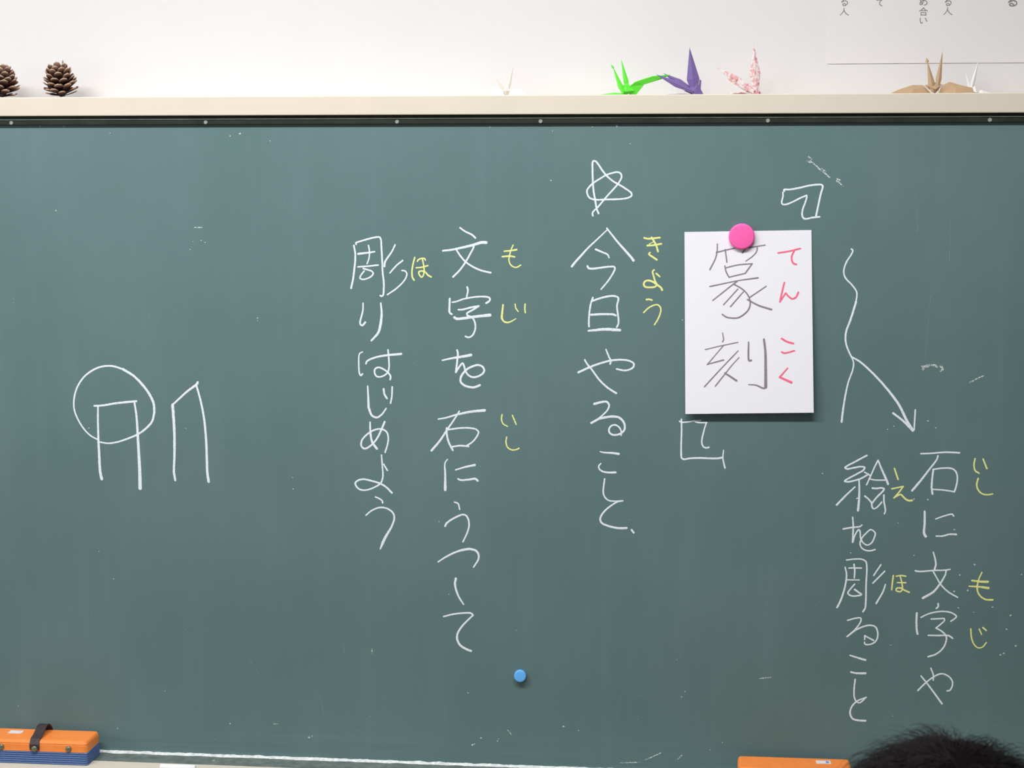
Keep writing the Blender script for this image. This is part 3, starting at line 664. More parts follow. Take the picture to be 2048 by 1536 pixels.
def pane_mat():
    m = bpy.data.materials.new('window_glass'); m.use_nodes = True
    nt = m.node_tree; nt.nodes.clear()
    out = nt.nodes.new('ShaderNodeOutputMaterial')
    t = nt.nodes.new('ShaderNodeBsdfTransparent'); g = nt.nodes.new('ShaderNodeBsdfGlossy')
    g.inputs['Roughness'].default_value = 0.02
    mx = nt.nodes.new('ShaderNodeMixShader'); mx.inputs[0].default_value = 0.06
    nt.links.new(t.outputs[0], mx.inputs[1]); nt.links.new(g.outputs[0], mx.inputs[2])
    nt.links.new(mx.outputs[0], out.inputs[0])
    return m
M['pane'] = pane_mat()

# ---------------------------------------------------------------- helpers
def tag(o, label=None, cat=None, group=None, kind=None):
    for k, v in (('label', label), ('category', cat), ('group', group), ('kind', kind)):
        if v: o[k] = v
    return o

def thing(name, loc, label, cat, group=None, rot=(0, 0, 0)):
    o = bpy.data.objects.new(name, None)
    o.empty_display_size = 0.02
    COL.objects.link(o)
    o.location = loc; o.rotation_euler = rot
    return tag(o, label, cat, group)

def link_mesh(name, me, m, parent=None, loc=(0, 0, 0), rot=(0, 0, 0)):
    o = bpy.data.objects.new(name, me)
    COL.objects.link(o)
    if m and not me.materials: me.materials.append(m)
    o.parent = parent; o.location = loc; o.rotation_euler = rot
    return o

def mesh(name, verts, faces, m, parent=None, loc=(0, 0, 0), rot=(0, 0, 0), smooth=False, fix=True):
    me = bpy.data.meshes.new(name)
    me.from_pydata([tuple(v) for v in verts], [], faces)
    if fix:
        bm = bmesh.new(); bm.from_mesh(me)
        bmesh.ops.recalc_face_normals(bm, faces=bm.faces)
        bm.to_mesh(me); bm.free()
    if smooth:
        for p in me.polygons: p.use_smooth = True
    me.update()
    return link_mesh(name, me, m, parent, loc, rot)

def bm_obj(name, bm, m, parent=None, loc=(0, 0, 0), rot=(0, 0, 0), smooth=False):
    me = bpy.data.meshes.new(name)
    bmesh.ops.recalc_face_normals(bm, faces=bm.faces)
    bm.to_mesh(me); bm.free()
    if smooth:
        for p in me.polygons: p.use_smooth = True
    return link_mesh(name, me, m, parent, loc, rot)

def bm_box(bm, a, b, bevel=0.0, segs=2):
    res = bmesh.ops.create_cube(bm, size=1.0)
    vs = res['verts']
    c = [(a[i] + b[i]) / 2 for i in range(3)]; s = [abs(b[i] - a[i]) for i in range(3)]
    for v in vs:
        v.co = Vector((c[0] + v.co.x * s[0], c[1] + v.co.y * s[1], c[2] + v.co.z * s[2]))
    if bevel:
        es = list({e for v in vs for e in v.link_edges})
        bmesh.ops.bevel(bm, geom=es, offset=bevel, segments=segs, affect='EDGES', profile=0.5)

def box(name, a, b, m, parent=None, bevel=0.0, loc=(0, 0, 0), rot=(0, 0, 0)):
    bm = bmesh.new(); bm_box(bm, a, b, bevel)
    return bm_obj(name, bm, m, parent, loc, rot)

def lathe(profile, n=32):
    """profile of (radius, height), turned about the axis that points to the camera side (-y)"""
    vs, fs = [], []
    for r, h in profile:
        for i in range(n):
            a = 2 * math.pi * i / n
            vs.append((r * math.cos(a), -h, r * math.sin(a)))
    for k in range(len(profile) - 1):
        for i in range(n):
            j = (i + 1) % n
            fs.append((k * n + i, k * n + j, (k + 1) * n + j, (k + 1) * n + i))
    fs.append(tuple(range(n))); fs.append(tuple((len(profile) - 1) * n + i for i in range(n)))
    return vs, fs

# ---------------------------------------------------------------- the room
WALL_Y = 0.10
XL, XR, YB, ZT = -3.6, 3.2, -7.2, 3.0
def struct(o):
    o['kind'] = 'structure'; return o
struct(box('wall_front', (XL - 0.2, WALL_Y, -0.1), (XR + 0.2, WALL_Y + 0.15, ZT + 0.1), M['wall']))
struct(box('wall_right', (XR, YB, -0.1), (XR + 0.15, WALL_Y, ZT + 0.1), M['room']))
struct(box('wall_back', (XL - 0.2, YB - 0.15, -0.1), (XR + 0.2, YB, ZT + 0.1), M['room']))
struct(box('floor', (XL - 0.2, YB - 0.15, -0.1), (XR + 0.2, WALL_Y, 0.0), M['floor']))
struct(box('ceiling', (XL - 0.2, YB - 0.15, ZT), (XR + 0.2, WALL_Y, ZT + 0.1), M['ceil']))
bm = bmesh.new()
WZ0, WZ1, WH = 0.95, 2.55, 1.0
bm_box(bm, (XL - 0.15, YB, 0), (XL, WALL_Y, WZ0))
bm_box(bm, (XL - 0.15, YB, WZ1), (XL, WALL_Y, ZT))
ys = [WALL_Y] + [v for wy in WINDOW_Y for v in (wy + WH, wy - WH)] + [YB]
for i in range(0, len(ys), 2):
    bm_box(bm, (XL - 0.15, ys[i + 1], WZ0), (XL, ys[i], WZ1))
struct(bm_obj('wall_left', bm, M['room']))
for k, wy in enumerate(WINDOW_Y):
    w = bpy.data.objects.new('window_%d' % (k + 1), None)
    COL.objects.link(w); w.location = (XL - 0.08, wy, WZ0); struct(w)
    bm = bmesh.new()
    for a, b in (((-0.03, -WH, 0), (0.03, WH, 0.05)), ((-0.03, -WH, 1.55), (0.03, WH, 1.6)),
                 ((-0.03, -WH, 0.05), (0.03, -WH + 0.05, 1.55)), ((-0.03, WH - 0.05, 0.05), (0.03, WH, 1.55)),
                 ((-0.03, -0.03, 0.05), (0.03, 0.03, 1.55))):
        bm_box(bm, a, b)
    bm_obj('window_frame', bm, M['aluminium'], w)
    for s in (-1, 1):
        y0, y1 = sorted((s * 0.03, s * (WH - 0.05)))
        box('pane', (-0.003, y0, 0.05), (0.003, y1, 1.55), M['pane'], w)

def lamp(loc, length, rotz, power, label, tilt=0.0, group=None):
    t = thing('fluorescent_lamp', loc, label, 'lamp', group, (0, 0, rotz))
    bm = bmesh.new()
    bm_box(bm, (-length / 2, -0.10, -0.05), (length / 2, 0.10, 0.0), 0.01)
    bm_obj('housing', bm, M['lampwhite'], t)
    for s in (-1, 1):
        vs, fs = [], []
        for e in (-1, 1):
            for i in range(10):
                a = 2 * math.pi * i / 10
                vs.append((e * (length / 2 - 0.03), s * 0.05 + 0.016 * math.cos(a), -0.075 + 0.016 * math.sin(a)))
        for i in range(10):
            j = (i + 1) % 10
            fs.append((i, j, 10 + j, 10 + i))
        fs += [tuple(range(10)), tuple(range(10, 20))]
        mesh('tube', vs, fs, M['tube'], t, smooth=True)
    ld = bpy.data.lights.new('fluorescent_light', 'AREA')
    ld.shape = 'RECTANGLE'; ld.size, ld.size_y = length - 0.06, 0.16
    ld.energy = power; ld.color = (0.96, 0.99, 1.0)
    lo = bpy.data.objects.new('fluorescent_light', ld)
    COL.objects.link(lo); lo.parent = t; lo.location = (0, 0, -0.1); lo.rotation_euler = (tilt, 0, 0)
    return t
for bx_, nm in ((-1.46, 'left'), (-0.14, 'right')):
    lamp((bx_, -1.2, ZT), 1.22, 0, BOARD_LAMP_POWER, 'white twin-tube ceiling lamp in front of the chalkboard, %s one of the pair' % nm, group='lamps over the chalkboard')
for ly, nm in ((-2.9, 'nearer the chalkboard'), (-5.2, 'nearer the back wall')):
    for lx, sd in ((-1.9, 'window'), (1.4, 'inner wall')):
        lamp((lx, ly, ZT), 1.22, R(90), CEILING_LAMP_POWER, 'white twin-tube classroom ceiling lamp on the %s side, %s' % (sd, nm), group='classroom ceiling lamps')

# ---------------------------------------------------------------- chalkboard
BX0, BX1 = -2.05, 1.60
SHELF_Z0, SHELF_Z1, RAIL_Z, LEDGE_Z = 1.8736, 1.9052, 1.8587, 0.764
root_loc = Vector(((BX0 + BX1) / 2, 0.05, 0.72))
board = thing('chalkboard', root_loc, 'green chalkboard covered in white and yellow handwriting, in a cream frame', 'chalkboard')
back = -root_loc
panel = box('board_panel', (BX0, 0.0, LEDGE_Z - 0.01), (BX1, WALL_Y - 0.001, SHELF_Z0), M['board'], board, loc=back)
panel['label'] = 'dusty green writing surface'
box('shelf_trim', (BX0 - 0.03, -0.012, SHELF_Z0), (BX1 + 0.03, WALL_Y - 0.0005, SHELF_Z1), M['cream'], board, 0.0015, loc=back)['label'] = 'cream ledge along the top of the board'
rail = box('top_rail', (BX0, -0.006, RAIL_Z), (BX1, 0.0, SHELF_Z0), M['rail'], board, 0.001, loc=back)
rail['label'] = 'dark green rail under the ledge'
box('rail_groove', (BX0, -0.0072, RAIL_Z + 0.0085), (BX1, -0.006, RAIL_Z + 0.0095), M['ledge'], rail)
for s, x in ((0, BX0), (1, BX1)):
    box('side_frame', (x - 0.03 * (1 - s), -0.012, LEDGE_Z - 0.03), (x + 0.03 * s, WALL_Y - 0.001, SHELF_Z0), M['cream'], board, 0.001, loc=back)
box('ledge_strip', (BX0, -0.047, LEDGE_Z - 0.012), (BX1, 0.0, LEDGE_Z), M['ledge'], board, loc=back)['label'] = 'dusty dark strip at the back of the chalk tray'
bm = bmesh.new()
bm_box(bm, (BX0 - 0.03, -0.125, LEDGE_Z - 0.03), (BX1 + 0.03, -0.0472, LEDGE_Z + 0.0004), 0.002)
bm_box(bm, (BX0 - 0.03, -0.047, LEDGE_Z - 0.03), (BX1 + 0.03, WALL_Y - 0.001, LEDGE_Z - 0.0125))
bm_obj('chalk_tray', bm, M['cream'], board, loc=back)['label'] = 'cream chalk tray'

# screws, each with a slotted round head
def screw(x, y, z, face):
    vs, fs = lathe([(0.0033, 0.0), (0.0033, 0.0006), (0.0024, 0.0012), (0.0012, 0.0009), (0.0004, 0.0009)], 14)
    if face == 'up': vs = [(a, c, -b) for a, b, c in vs]
    mesh('screw', vs, fs, M['metal'], board, loc=Vector((x, y, z)) + back)
for x in SCREW_X: screw(x, -0.006, 1.8625, 'front')
for x in (-1.31, -0.8476, -0.45, -0.07): screw(x, -0.026, LEDGE_Z, 'up')

# heap of chalk dust in the corner between board and tray
vs, fs = [], []
N = 900
for i in range(N + 1):
    x = BX0 + (BX1 - BX0) * i / N
    h = 0.0035 + 0.0016 * noise.noise(Vector((x * 60, 3.1, 0))) + 0.0008 * noise.noise(Vector((x * 260, 1.7, 0)))
    w = 0.0055 + 0.0025 * noise.noise(Vector((x * 45, 9.3, 0))) + 0.0015 * noise.noise(Vector((x * 200, 5.3, 0)))
    vs += [(x, -0.0002, LEDGE_Z + max(h, 0.001)), (x, -w * 0.55, LEDGE_Z + max(h, 0.001) * 0.6), (x, -max(w, 0.002), LEDGE_Z + 0.0002)]
for i in range(N):
    a = i * 3
    fs += [(a, a + 3, a + 4, a + 1), (a + 1, a + 4, a + 5, a + 2)]
tag(mesh('chalk_dust', vs, fs, M['dust'], board, loc=back, smooth=True), 'white chalk dust heaped along the foot of the board', kind='stuff')

# ---------------------------------------------------------------- writing
def resample(pts, step):
    """smooth path through the points"""
    P = [Vector(p) for p in pts]
    if len(P) == 2:
        n = max(2, int((P[1] - P[0]).length / step))
        return [P[0].lerp(P[1], i / n) for i in range(n + 1)]
    Q = [P[0] * 2 - P[1]] + P + [P[-1] * 2 - P[-2]]
    out = []
    for i in range(1, len(Q) - 2):
        p0, p1, p2, p3 = Q[i - 1:i + 3]
        t0 = 0.0; t1 = t0 + max((p1 - p0).length, 1e-6) ** 0.5
        t2 = t1 + max((p2 - p1).length, 1e-6) ** 0.5; t3 = t2 + max((p3 - p2).length, 1e-6) ** 0.5
        n = max(1, int((p2 - p1).length / step))
        for k in range(n):
            t = t1 + (t2 - t1) * k / n
            a1 = p0 * ((t1 - t) / (t1 - t0)) + p1 * ((t - t0) / (t1 - t0))
            a2 = p1 * ((t2 - t) / (t2 - t1)) + p2 * ((t - t1) / (t2 - t1))
            a3 = p2 * ((t3 - t) / (t3 - t2)) + p3 * ((t - t2) / (t3 - t2))
            b1 = a1 * ((t2 - t) / (t2 - t0)) + a2 * ((t - t0) / (t2 - t0))
            b2 = a2 * ((t3 - t) / (t3 - t1)) + a3 * ((t - t1) / (t3 - t1))
            out.append(b1 * ((t2 - t) / (t2 - t1)) + b2 * ((t - t1) / (t2 - t1)))
    out.append(P[-1])
    return out

def strokes_mesh(name, strokes, m, parent, surf, height=0.0003, rough=0.12, step=1.0, loc=(0, 0, 0), base=0.00004):
    """ribbons of chalk or ink on a surface; surf(x, z) gives the surface's y"""
    vs, fs = [], []
    for si, (w0, w1, flat) in enumerate(strokes):
        pts = [(flat[i], flat[i + 1]) for i in range(0, len(flat), 2)]
        Q = resample(pts, step)
        L = [0.0]
        for a, b in zip(Q, Q[1:]): L.append(L[-1] + (b - a).length)
        tot = L[-1] or 1.0
        lift = base + 0.00002 * si
        seed = random.random() * 100
        row0 = len(vs)
        # end caps run half a width past the ends
        d0 = (Q[1] - Q[0]).normalized(); d1 = (Q[-1] - Q[-2]).normalized()
        ext = []
        for f in (1.0, 0.8, 0.45): ext.append((Q[0] - d0 * w0 * 0.5 * f, 0.0, math.sqrt(max(0.02, 1 - f * f))))
        body = [(q, l, 1.0) for q, l in zip(Q, L)]
        end = [(Q[-1] + d1 * w1 * 0.5 * f, tot, math.sqrt(max(0.02, 1 - f * f))) for f in (0.45, 0.8, 1.0)]
        seq = ext + body + end
        for i, (q, l, k) in enumerate(seq):
            a = seq[max(0, i - 1)][0]; b = seq[min(len(seq) - 1, i + 1)][0]
            t = b - a
            t = t.normalized() if t.length > 1e-6 else d0
            nrm = Vector((-t.y, t.x))
            w = (w0 + (w1 - w0) * l / tot) * k * 0.5
            wl = w * (1 + rough * noise.noise(Vector((l * 0.5, seed, 0))))
            wr = w * (1 + rough * noise.noise(Vector((l * 0.5, seed + 31, 0))))
            for s, h in ((wl, 0.0), (0.0, height), (-wr, 0.0)):
                p = q + nrm * s
                vs.append((p.x / 1000, surf(p.x / 1000, p.y / 1000) - lift - h, p.y / 1000))
        for i in range(len(seq) - 1):
            a = row0 + i * 3
            fs += [(a, a + 1, a + 4, a + 3), (a + 1, a + 2, a + 5, a + 4)]
    return mesh(name, vs, fs, m, parent, smooth=True, fix=False, loc=loc)

NAMES = {'star': ('chalk_star', 'five-pointed star drawn in one white line'),
         'circle': ('chalk_circle', 'white ring drawn round the top of the square post'),
         'post': ('chalk_drawing', 'square-topped post drawn in white chalk'),
         'spire': ('chalk_drawing', 'slant-topped post drawn in white chalk'),
         'bracket_open': ('chalk_bracket', 'white hooked opening bracket above the paper sheet'),
         'bracket_close': ('chalk_bracket', 'white hooked closing bracket below the paper sheet'),
         'arrow': ('chalk_arrow', 'wavy white line that branches into an arrow'),
         'scratch': ('chalk_scratch', 'rubbed-out slanting chalk line'),
         'smear': ('chalk_scratch', 'rubbed-out short chalk marks')}
CM = {'w': M['white_chalk'], 'y': M['yellow_chalk'], 'f': M['faint_chalk']}
for g, c, st in CHALK_WRITING:
    nm, lab = NAMES.get(g, ('chalk_character' if c == 'w' else 'chalk_reading',
                            ('white chalk character ' if c == 'w' else 'small yellow chalk character ') + g))
    o = strokes_mesh(nm, st, CM[c], panel, lambda x, z: 0.0, rough=0.18 if c != 'f' else 0.6)
    o['label'] = lab

# stray chalk specks and flecks
vs, fs = [], []
for x, z, r in CHALK_SPECKS:
    b = len(vs); n = 7; ph = random.random() * 6
    vs.append((x / 1000, -0.0004, z / 1000))
    for i in range(n):
        a = 2 * math.pi * i / n + ph; k = r * random.uniform(0.65, 1.15) / 1000
        vs.append((x / 1000 + k * math.cos(a), -0.00005, z / 1000 + k * 0.85 * math.sin(a)))
    for i in range(n): fs.append((b, b + 1 + i, b + 1 + (i + 1) % n))
tag(mesh('chalk_specks', vs, fs, M['speck'], panel, fix=False), 'tiny stray chalk specks', kind='stuff')
tag(strokes_mesh('chalk_flecks', [(1.6, 1.6, list(q)) for q in CHALK_FLECKS], M['faint_chalk'], panel, lambda x, z: 0.0, rough=0.4),
    'short stray chalk flecks', kind='stuff')
tag(strokes_mesh('chalk_scratches', [(0.9, 0.9, list(q)) for q in FAINT_LINES], M['ghost_chalk'], panel, lambda x, z: 0.0, rough=0.5),
    'faint hairline chalk scratches', kind='stuff')

# ---------------------------------------------------------------- poster on the wall
PX0, PX1, PZ0, PZ1, PY = 0.1885, 1.10, 1.9588, 2.58, WALL_Y - 0.0014
poster = tag(box('poster', (PX0, PY, PZ0), (PX1, WALL_Y - 0.0005, PZ1), M['poster']), 'white poster with columns of printed grey text on the wall', 'poster')
for g, c, st in POSTER_WRITING:
    o = strokes_mesh('printed_character', st, M['print'], poster, lambda x, z: PY, height=0.00005, rough=0.0, step=0.6)
    o['label'] = 'printed character ' + g

# ---------------------------------------------------------------- paper sheet with brush writing
TL, TR, BR, BL = (-0.0438, 1.682), (0.1622, 1.686), (0.1709, 1.3874), (-0.0389, 1.3818)
def sheet_y(x, z):
    t = min(1.0, max(0.0, (1.684 - z) / 0.30)); u = (x - 0.06) / 0.11
    return -(0.0014 + 0.011 * t ** 1.5 + 0.0012 * t * u)
vs, fs = [], []
NX, NZ = 12, 24
for layer in (0, 1):
    for j in range(NZ + 1):
        for i in range(NX + 1):
            u, v = i / NX, j / NZ
            x = (TL[0] * (1 - u) + TR[0] * u) * (1 - v) + (BL[0] * (1 - u) + BR[0] * u) * v
            z = (TL[1] * (1 - u) + TR[1] * u) * (1 - v) + (BL[1] * (1 - u) + BR[1] * u) * v
            vs.append((x, sheet_y(x, z) + 0.0003 * layer, z))
n1 = (NX + 1) * (NZ + 1)
for j in range(NZ):
    for i in range(NX):
        a = j * (NX + 1) + i
        fs += [(a, a + 1, a + NX + 2, a + NX + 1), (n1 + a, n1 + a + NX + 1, n1 + a + NX + 2, n1 + a + 1)]
rim = [i for i in range(NX + 1)] + [j * (NX + 1) + NX for j in range(1, NZ + 1)] + [NZ * (NX + 1) + i for i in range(NX - 1, -1, -1)] + [j * (NX + 1) for j in range(NZ - 1, 0, -1)]
for a, b in zip(rim, rim[1:] + rim[:1]): fs.append((a, n1 + a, n1 + b, b))
sheet = tag(mesh('paper_sheet', vs, fs, M['paper'], smooth=False), 'white paper sheet with brushed grey characters and red readings, hung from a pink magnet', 'paper')
for g, c, st in SHEET_WRITING:
    o = strokes_mesh('brushed_character' if c == 'k' else 'red_reading', st, M['ink'] if c == 'k' else M['red'], sheet, sheet_y, height=0.00005, rough=0.08, step=0.8, base=0.0003)
    o['label'] = ('grey brushed character ' if c == 'k' else 'red written character ') + g

# ---------------------------------------------------------------- magnets
def magnet(loc, rad, h, m, label, edge):
    t = thing('magnet', loc, label, 'magnet')
    prof = [(rad * 0.96, 0.0), (rad, h * 0.12), (rad, h - edge)]
    for k in range(1, 6):
        a = k / 5 * math.pi / 2
        prof.append((rad - edge + edge * math.cos(a), h - edge + edge * math.sin(a)))
    prof += [(rad * 0.45, h + edge * 0.10), (rad * 0.05, h + edge * 0.14)]
    vs, fs = lathe(prof, 40)
    mesh('cap', vs, fs, m, t, smooth=True)
    vs, fs = lathe([(rad * 0.8, -0.0004), (rad * 0.8, 0.0008)], 32)
    mesh('magnet_disc', vs, fs, M['rail'], t)
    return t
magnet((0.0495, -0.0020, 1.6752), 0.0212, 0.0075, M['pink'], 'large round pink magnet holding up the paper sheet', 0.003)
magnet((-0.3144, -0.0005, 0.9262), 0.0104, 0.0085, M['blue'], 'small round blue magnet alone low on the chalkboard', 0.0016)

# ---------------------------------------------------------------- chalkboard erasers
def eraser(loc, rotz, label, sticker_at, print_blue, strapped):
    L, Dp = 0.186, 0.066
    t = thing('chalkboard_eraser', loc, label, 'eraser', 'chalkboard erasers', (0, 0, rotz))
    h0, h1, h2 = 0.0225, 0.0352, 0.0415
    # corduroy pad: ribbed all round, as wide stacked cords
    prof = []
    nrib = 6
    for k in range(nrib):
        z0 = h0 * k / nrib
        for q, d in ((0.0, -0.0018), (0.3, 0.0), (0.7, 0.0)):
            prof.append((d, z0 + h0 / nrib * q))
    prof.append((-0.0018, h0))
    def ring(inset, z, r=0.007, n=5):
        out = []
        for cx, cy, a0 in ((1, 1, 0), (-1, 1, 90), (-1, -1, 180), (1, -1, 270)):
            for i in range(n):
                a = R(a0 + 90 * i / (n - 1)); rr = max(0.0005, r - inset)
                out.append(((L / 2 - r) * cx + rr * math.cos(a), (Dp / 2 - r) * cy + rr * math.sin(a), z))
        return out
    def loft(name, rings, m, **k):
        vs, fs = [], []
        n = len(rings[0])
        for r_ in rings: vs += r_
        for q in range(len(rings) - 1):
            for i in range(n):
                j = (i + 1) % n
                fs.append((q * n + i, q * n + j, (q + 1) * n + j, (q + 1) * n + i))
        fs += [tuple(range(n)), tuple((len(rings) - 1) * n + i for i in range(n))]
        return mesh(name, vs, fs, m, t, **k)
    loft('felt_pad', [ring(-d - 0.0006, z, 0.004) for d, z in prof], M['felt'])['label'] = 'blue corduroy pad'
    loft('case_skirt', [ring(0.0, h0), ring(0.0, h1 - 0.0008), ring(0.0008, h1)], M['orange'])
    top = loft('case_top', [ring(0.0012, h1), ring(0.0002, h1 + 0.0006), ring(0.0004, h1 + 0.0022), ring(0.0022, h2 - 0.0012), ring(0.005, h2)], M['orange'])
    x, y = sticker_at
    st = box('sticker', (x - 0.012, y - 0.008, h2 - 0.0003), (x + 0.012, y + 0.008, h2 + 0.0003), M['sticker'], top)
    st['label'] = 'small white sticker'
    if print_blue:
        box('sticker_print', (x + 0.004, y - 0.005, h2 + 0.0003), (x + 0.009, y + 0.005, h2 + 0.0005), M['sticker_blue'], st)
    # strap over the middle, pinned front and back
    vs, fs = [], []
    W = 0.0085
    path = [(-Dp / 2 - 0.0012, 0.0255), (-Dp / 2 - 0.0016, h1), (-Dp / 2 + 0.004, h2 + 0.0022)]
    for k in range(1, 10):
        a = k / 10
        path.append((-Dp / 2 + 0.004 + (Dp - 0.006) * a, h2 + 0.0022 + 0.013 * math.sin(math.pi * a ** 1.7)))
    path += [(Dp / 2 - 0.002, h2 + 0.003), (Dp / 2 + 0.0016, h1), (Dp / 2 + 0.0012, 0.0255)]
    for i, (y, z) in enumerate(path):
        a = path[max(0, i - 1)]; b = path[min(len(path) - 1, i + 1)]
        tx = Vector((b[0] - a[0], b[1] - a[1])).normalized(); nx = Vector((-tx.y, tx.x)) * 0.0009
        for s in (-1, 1):
            vs += [(s * W, y + nx.x, z + nx.y), (s * W, y - nx.x, z - nx.y)]
    n = len(path)
    for i in range(n - 1):
        a = i * 4
        for p, q in ((0, 2), (2, 3), (3, 1), (1, 0)): fs.append((a + p, a + q, a + 4 + q, a + 4 + p))
    fs += [(0, 1, 3, 2), tuple((n - 1) * 4 + i for i in (0, 2, 3, 1))]
    if strapped: mesh('strap', vs, fs, M['strap'], t, smooth=False)['label'] = 'black leather hand strap'
    for x in ((-0.060, 0.0, 0.060) if strapped else (-0.060, 0.060)):
        for s in (-1, 1):
            v2, f2 = lathe([(0.0054, 0.0), (0.0054, 0.0008), (0.0042, 0.0024), (0.0014, 0.0031)], 16)
            if s > 0: v2 = [(a, -b, c) for a, b, c in v2]
            off = 0.0021 if x == 0.0 else 0.0
            mesh('rivet', v2, f2, M['rivet'], t, loc=(x, s * (Dp / 2 + off), 0.0285 - (0.001 if x == 0 else 0.0)), smooth=True)
    return t
eraser((-1.1490, -0.0445, LEDGE_Z + 0.0005), R(0.3), 'orange chalkboard eraser with blue pad and black strap at the left end of the tray', (-0.050, 0.010), False, True)
eraser((0.1485, -0.0550, LEDGE_Z + 0.0005), R(0.6), 'orange chalkboard eraser with a small sticker, beside the dark-haired head', (0.048, 0.010), True, False)

# chalk stick on the tray
t = []
vs, fs = [], []
for k, (x, r) in enumerate(((-0.031, 0.0042), (-0.0305, 0.0052), (0.0300, 0.0056), (0.0306, 0.0046))):
    for i in range(16):
        a = 2 * math.pi * i / 16
        vs.append((x, r * math.cos(a), 0.0056 + r * math.sin(a)))
for k in range(3):
    for i in range(16):
        j = (i + 1) % 16
        fs.append((k * 16 + i, k * 16 + j, k * 16 + 16 + j, k * 16 + 16 + i))
fs += [tuple(range(16)), tuple(48 + i for i in range(16))]
tag(mesh('chalk_stick', vs, fs, M['chalkstick'], loc=(-0.893, -0.086, LEDGE_Z + 0.0008), smooth=True), 'white chalk stick lying on the cream tray', 'chalk')

# ---------------------------------------------------------------- pine cones
def scale_mesh():
    """one woody scale: narrow root, broad spoon-shaped end with a thick lip; x runs outwards"""
    rows = [(0.0, 0.0020, 0.0006, 0.0), (0.006, 0.0038, 0.0007, 0.0), (0.013, 0.0060, 0.0008, 0.0002), (0.019, 0.0070, 0.0009, 0.0006), (0.0228, 0.0052, 0.0011, 0.0012), (0.0245, 0.0024, 0.0006, 0.0014)]
    vs, fs = [], []
    for x, w, th, lift in rows:
        for s in (-1, 0, 1):
            vs.append((x - 0.0008 * abs(s), s * w, lift + th - 0.0010 * abs(s) * 0.6))
        for s in (1, 0, -1):
            vs.append((x - 0.0008 * abs(s), s * w, lift - th - 0.0003 * abs(s)))
    n = 6
    for k in range(len(rows) - 1):
        for i in range(n):
            j = (i + 1) % n
            fs.append((k * n + i, k * n + j, (k + 1) * n + j, (k + 1) * n + i))
    fs += [tuple(range(n)), tuple((len(rows) - 1) * n + i for i in range(n))]
    me = bpy.data.meshes.new('pine_scale')
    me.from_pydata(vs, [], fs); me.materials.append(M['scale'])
    bm = bmesh.new(); bm.from_mesh(me); bmesh.ops.recalc_face_normals(bm, faces=bm.faces); bm.to_mesh(me); bm.free()
    return me
SCALE = scale_mesh()
def pine_cone(loc, H, Rad, rot, label, seed, n=56):
    rnd = random.Random(seed)
    t = thing('pine_cone', loc, label, 'pine cone', 'pine cones on the ledge', rot)
    vs, fs = [], []
    for k in range(9):
        f = k / 8; r = Rad * (0.30 - 0.20 * f) if k else 0.004
        for i in range(12):
            a = 2 * math.pi * i / 12
            vs.append((r * math.cos(a), r * math.sin(a), H * (0.04 + 0.80 * f)))
    for k in range(8):
        for i in range(12):
            j = (i + 1) % 12
            fs.append((k * 12 + i, k * 12 + j, k * 12 + 12 + j, k * 12 + 12 + i))
    fs += [tuple(range(12)), tuple(96 + i for i in range(12))]
    mesh('core', vs, fs, M['strap'], t)
    for k in range(n):
        f = (k + 0.5) / n
        ang = k * R(137.508) + rnd.uniform(-0.08, 0.08)
        out = Rad * (0.74 + 0.30 * math.sin(math.pi * min(1, (f + 0.05) / 1.1)) - 0.35 * max(0, f - 0.75))
        elev = R(8 + 56 * f ** 0.9) + rnd.uniform(-0.14, 0.14)
        r0 = Rad * (0.20 - 0.12 * f)
        z0 = H * (0.07 + 0.58 * f)
        s = max(0.35, (out - r0) / 0.0245 / max(0.45, math.cos(elev)) * rnd.uniform(0.93, 1.05))
        s = min(s, 1.15)
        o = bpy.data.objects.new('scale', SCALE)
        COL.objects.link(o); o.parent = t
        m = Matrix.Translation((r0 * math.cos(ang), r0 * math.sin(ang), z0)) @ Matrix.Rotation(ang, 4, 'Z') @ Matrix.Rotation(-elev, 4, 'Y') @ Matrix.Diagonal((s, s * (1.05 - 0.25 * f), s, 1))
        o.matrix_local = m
    return t
pine_cone((-1.109, 0.042, SHELF_Z1 + 0.001), 0.056, 0.0335, (R(5), R(-9), R(20)), 'brown open pine cone standing whole on the cream ledge', 3)
pine_cone((-1.2195, 0.042, SHELF_Z1 + 0.001), 0.049, 0.0335, (R(4), R(3), R(70)), 'brown pine cone cut off by the left edge of the picture', 8)

# ---------------------------------------------------------------- origami cranes
def spike(name, m, parent, base, tip, width, depth=None, frac=0.27, bend=None):
    """folded paper point: a long slim kite with a crease in front and behind; bend = (fraction, tip2) gives a folded-over head"""
    b, t = Vector(base), Vector(tip)
    d = (t - b); fwd = Vector((0, -1, 0))
    side = d.cross(fwd).normalized() * width / 2
    fw = side.cross(d).normalized()
    if fw.y > 0: fw = -fw
    dp = (depth if depth is not None else width * 0.28)
    c = b + d * frac
    vs = [b - side * 0.45, b + side * 0.45, c - side, c + side, c + fw * dp, c - fw * dp, b + fw * dp * 0.7, b - fw * dp * 0.7, t]
    fs = [(0, 6, 4, 2), (6, 1, 3, 4), (1, 7, 5, 3), (7, 0, 2, 5), (2, 4, 8), (4, 3, 8), (3, 5, 8), (5, 2, 8), (0, 7, 1, 6)]
    return mesh(name, [v * 0.001 for v in vs], fs, m, parent)

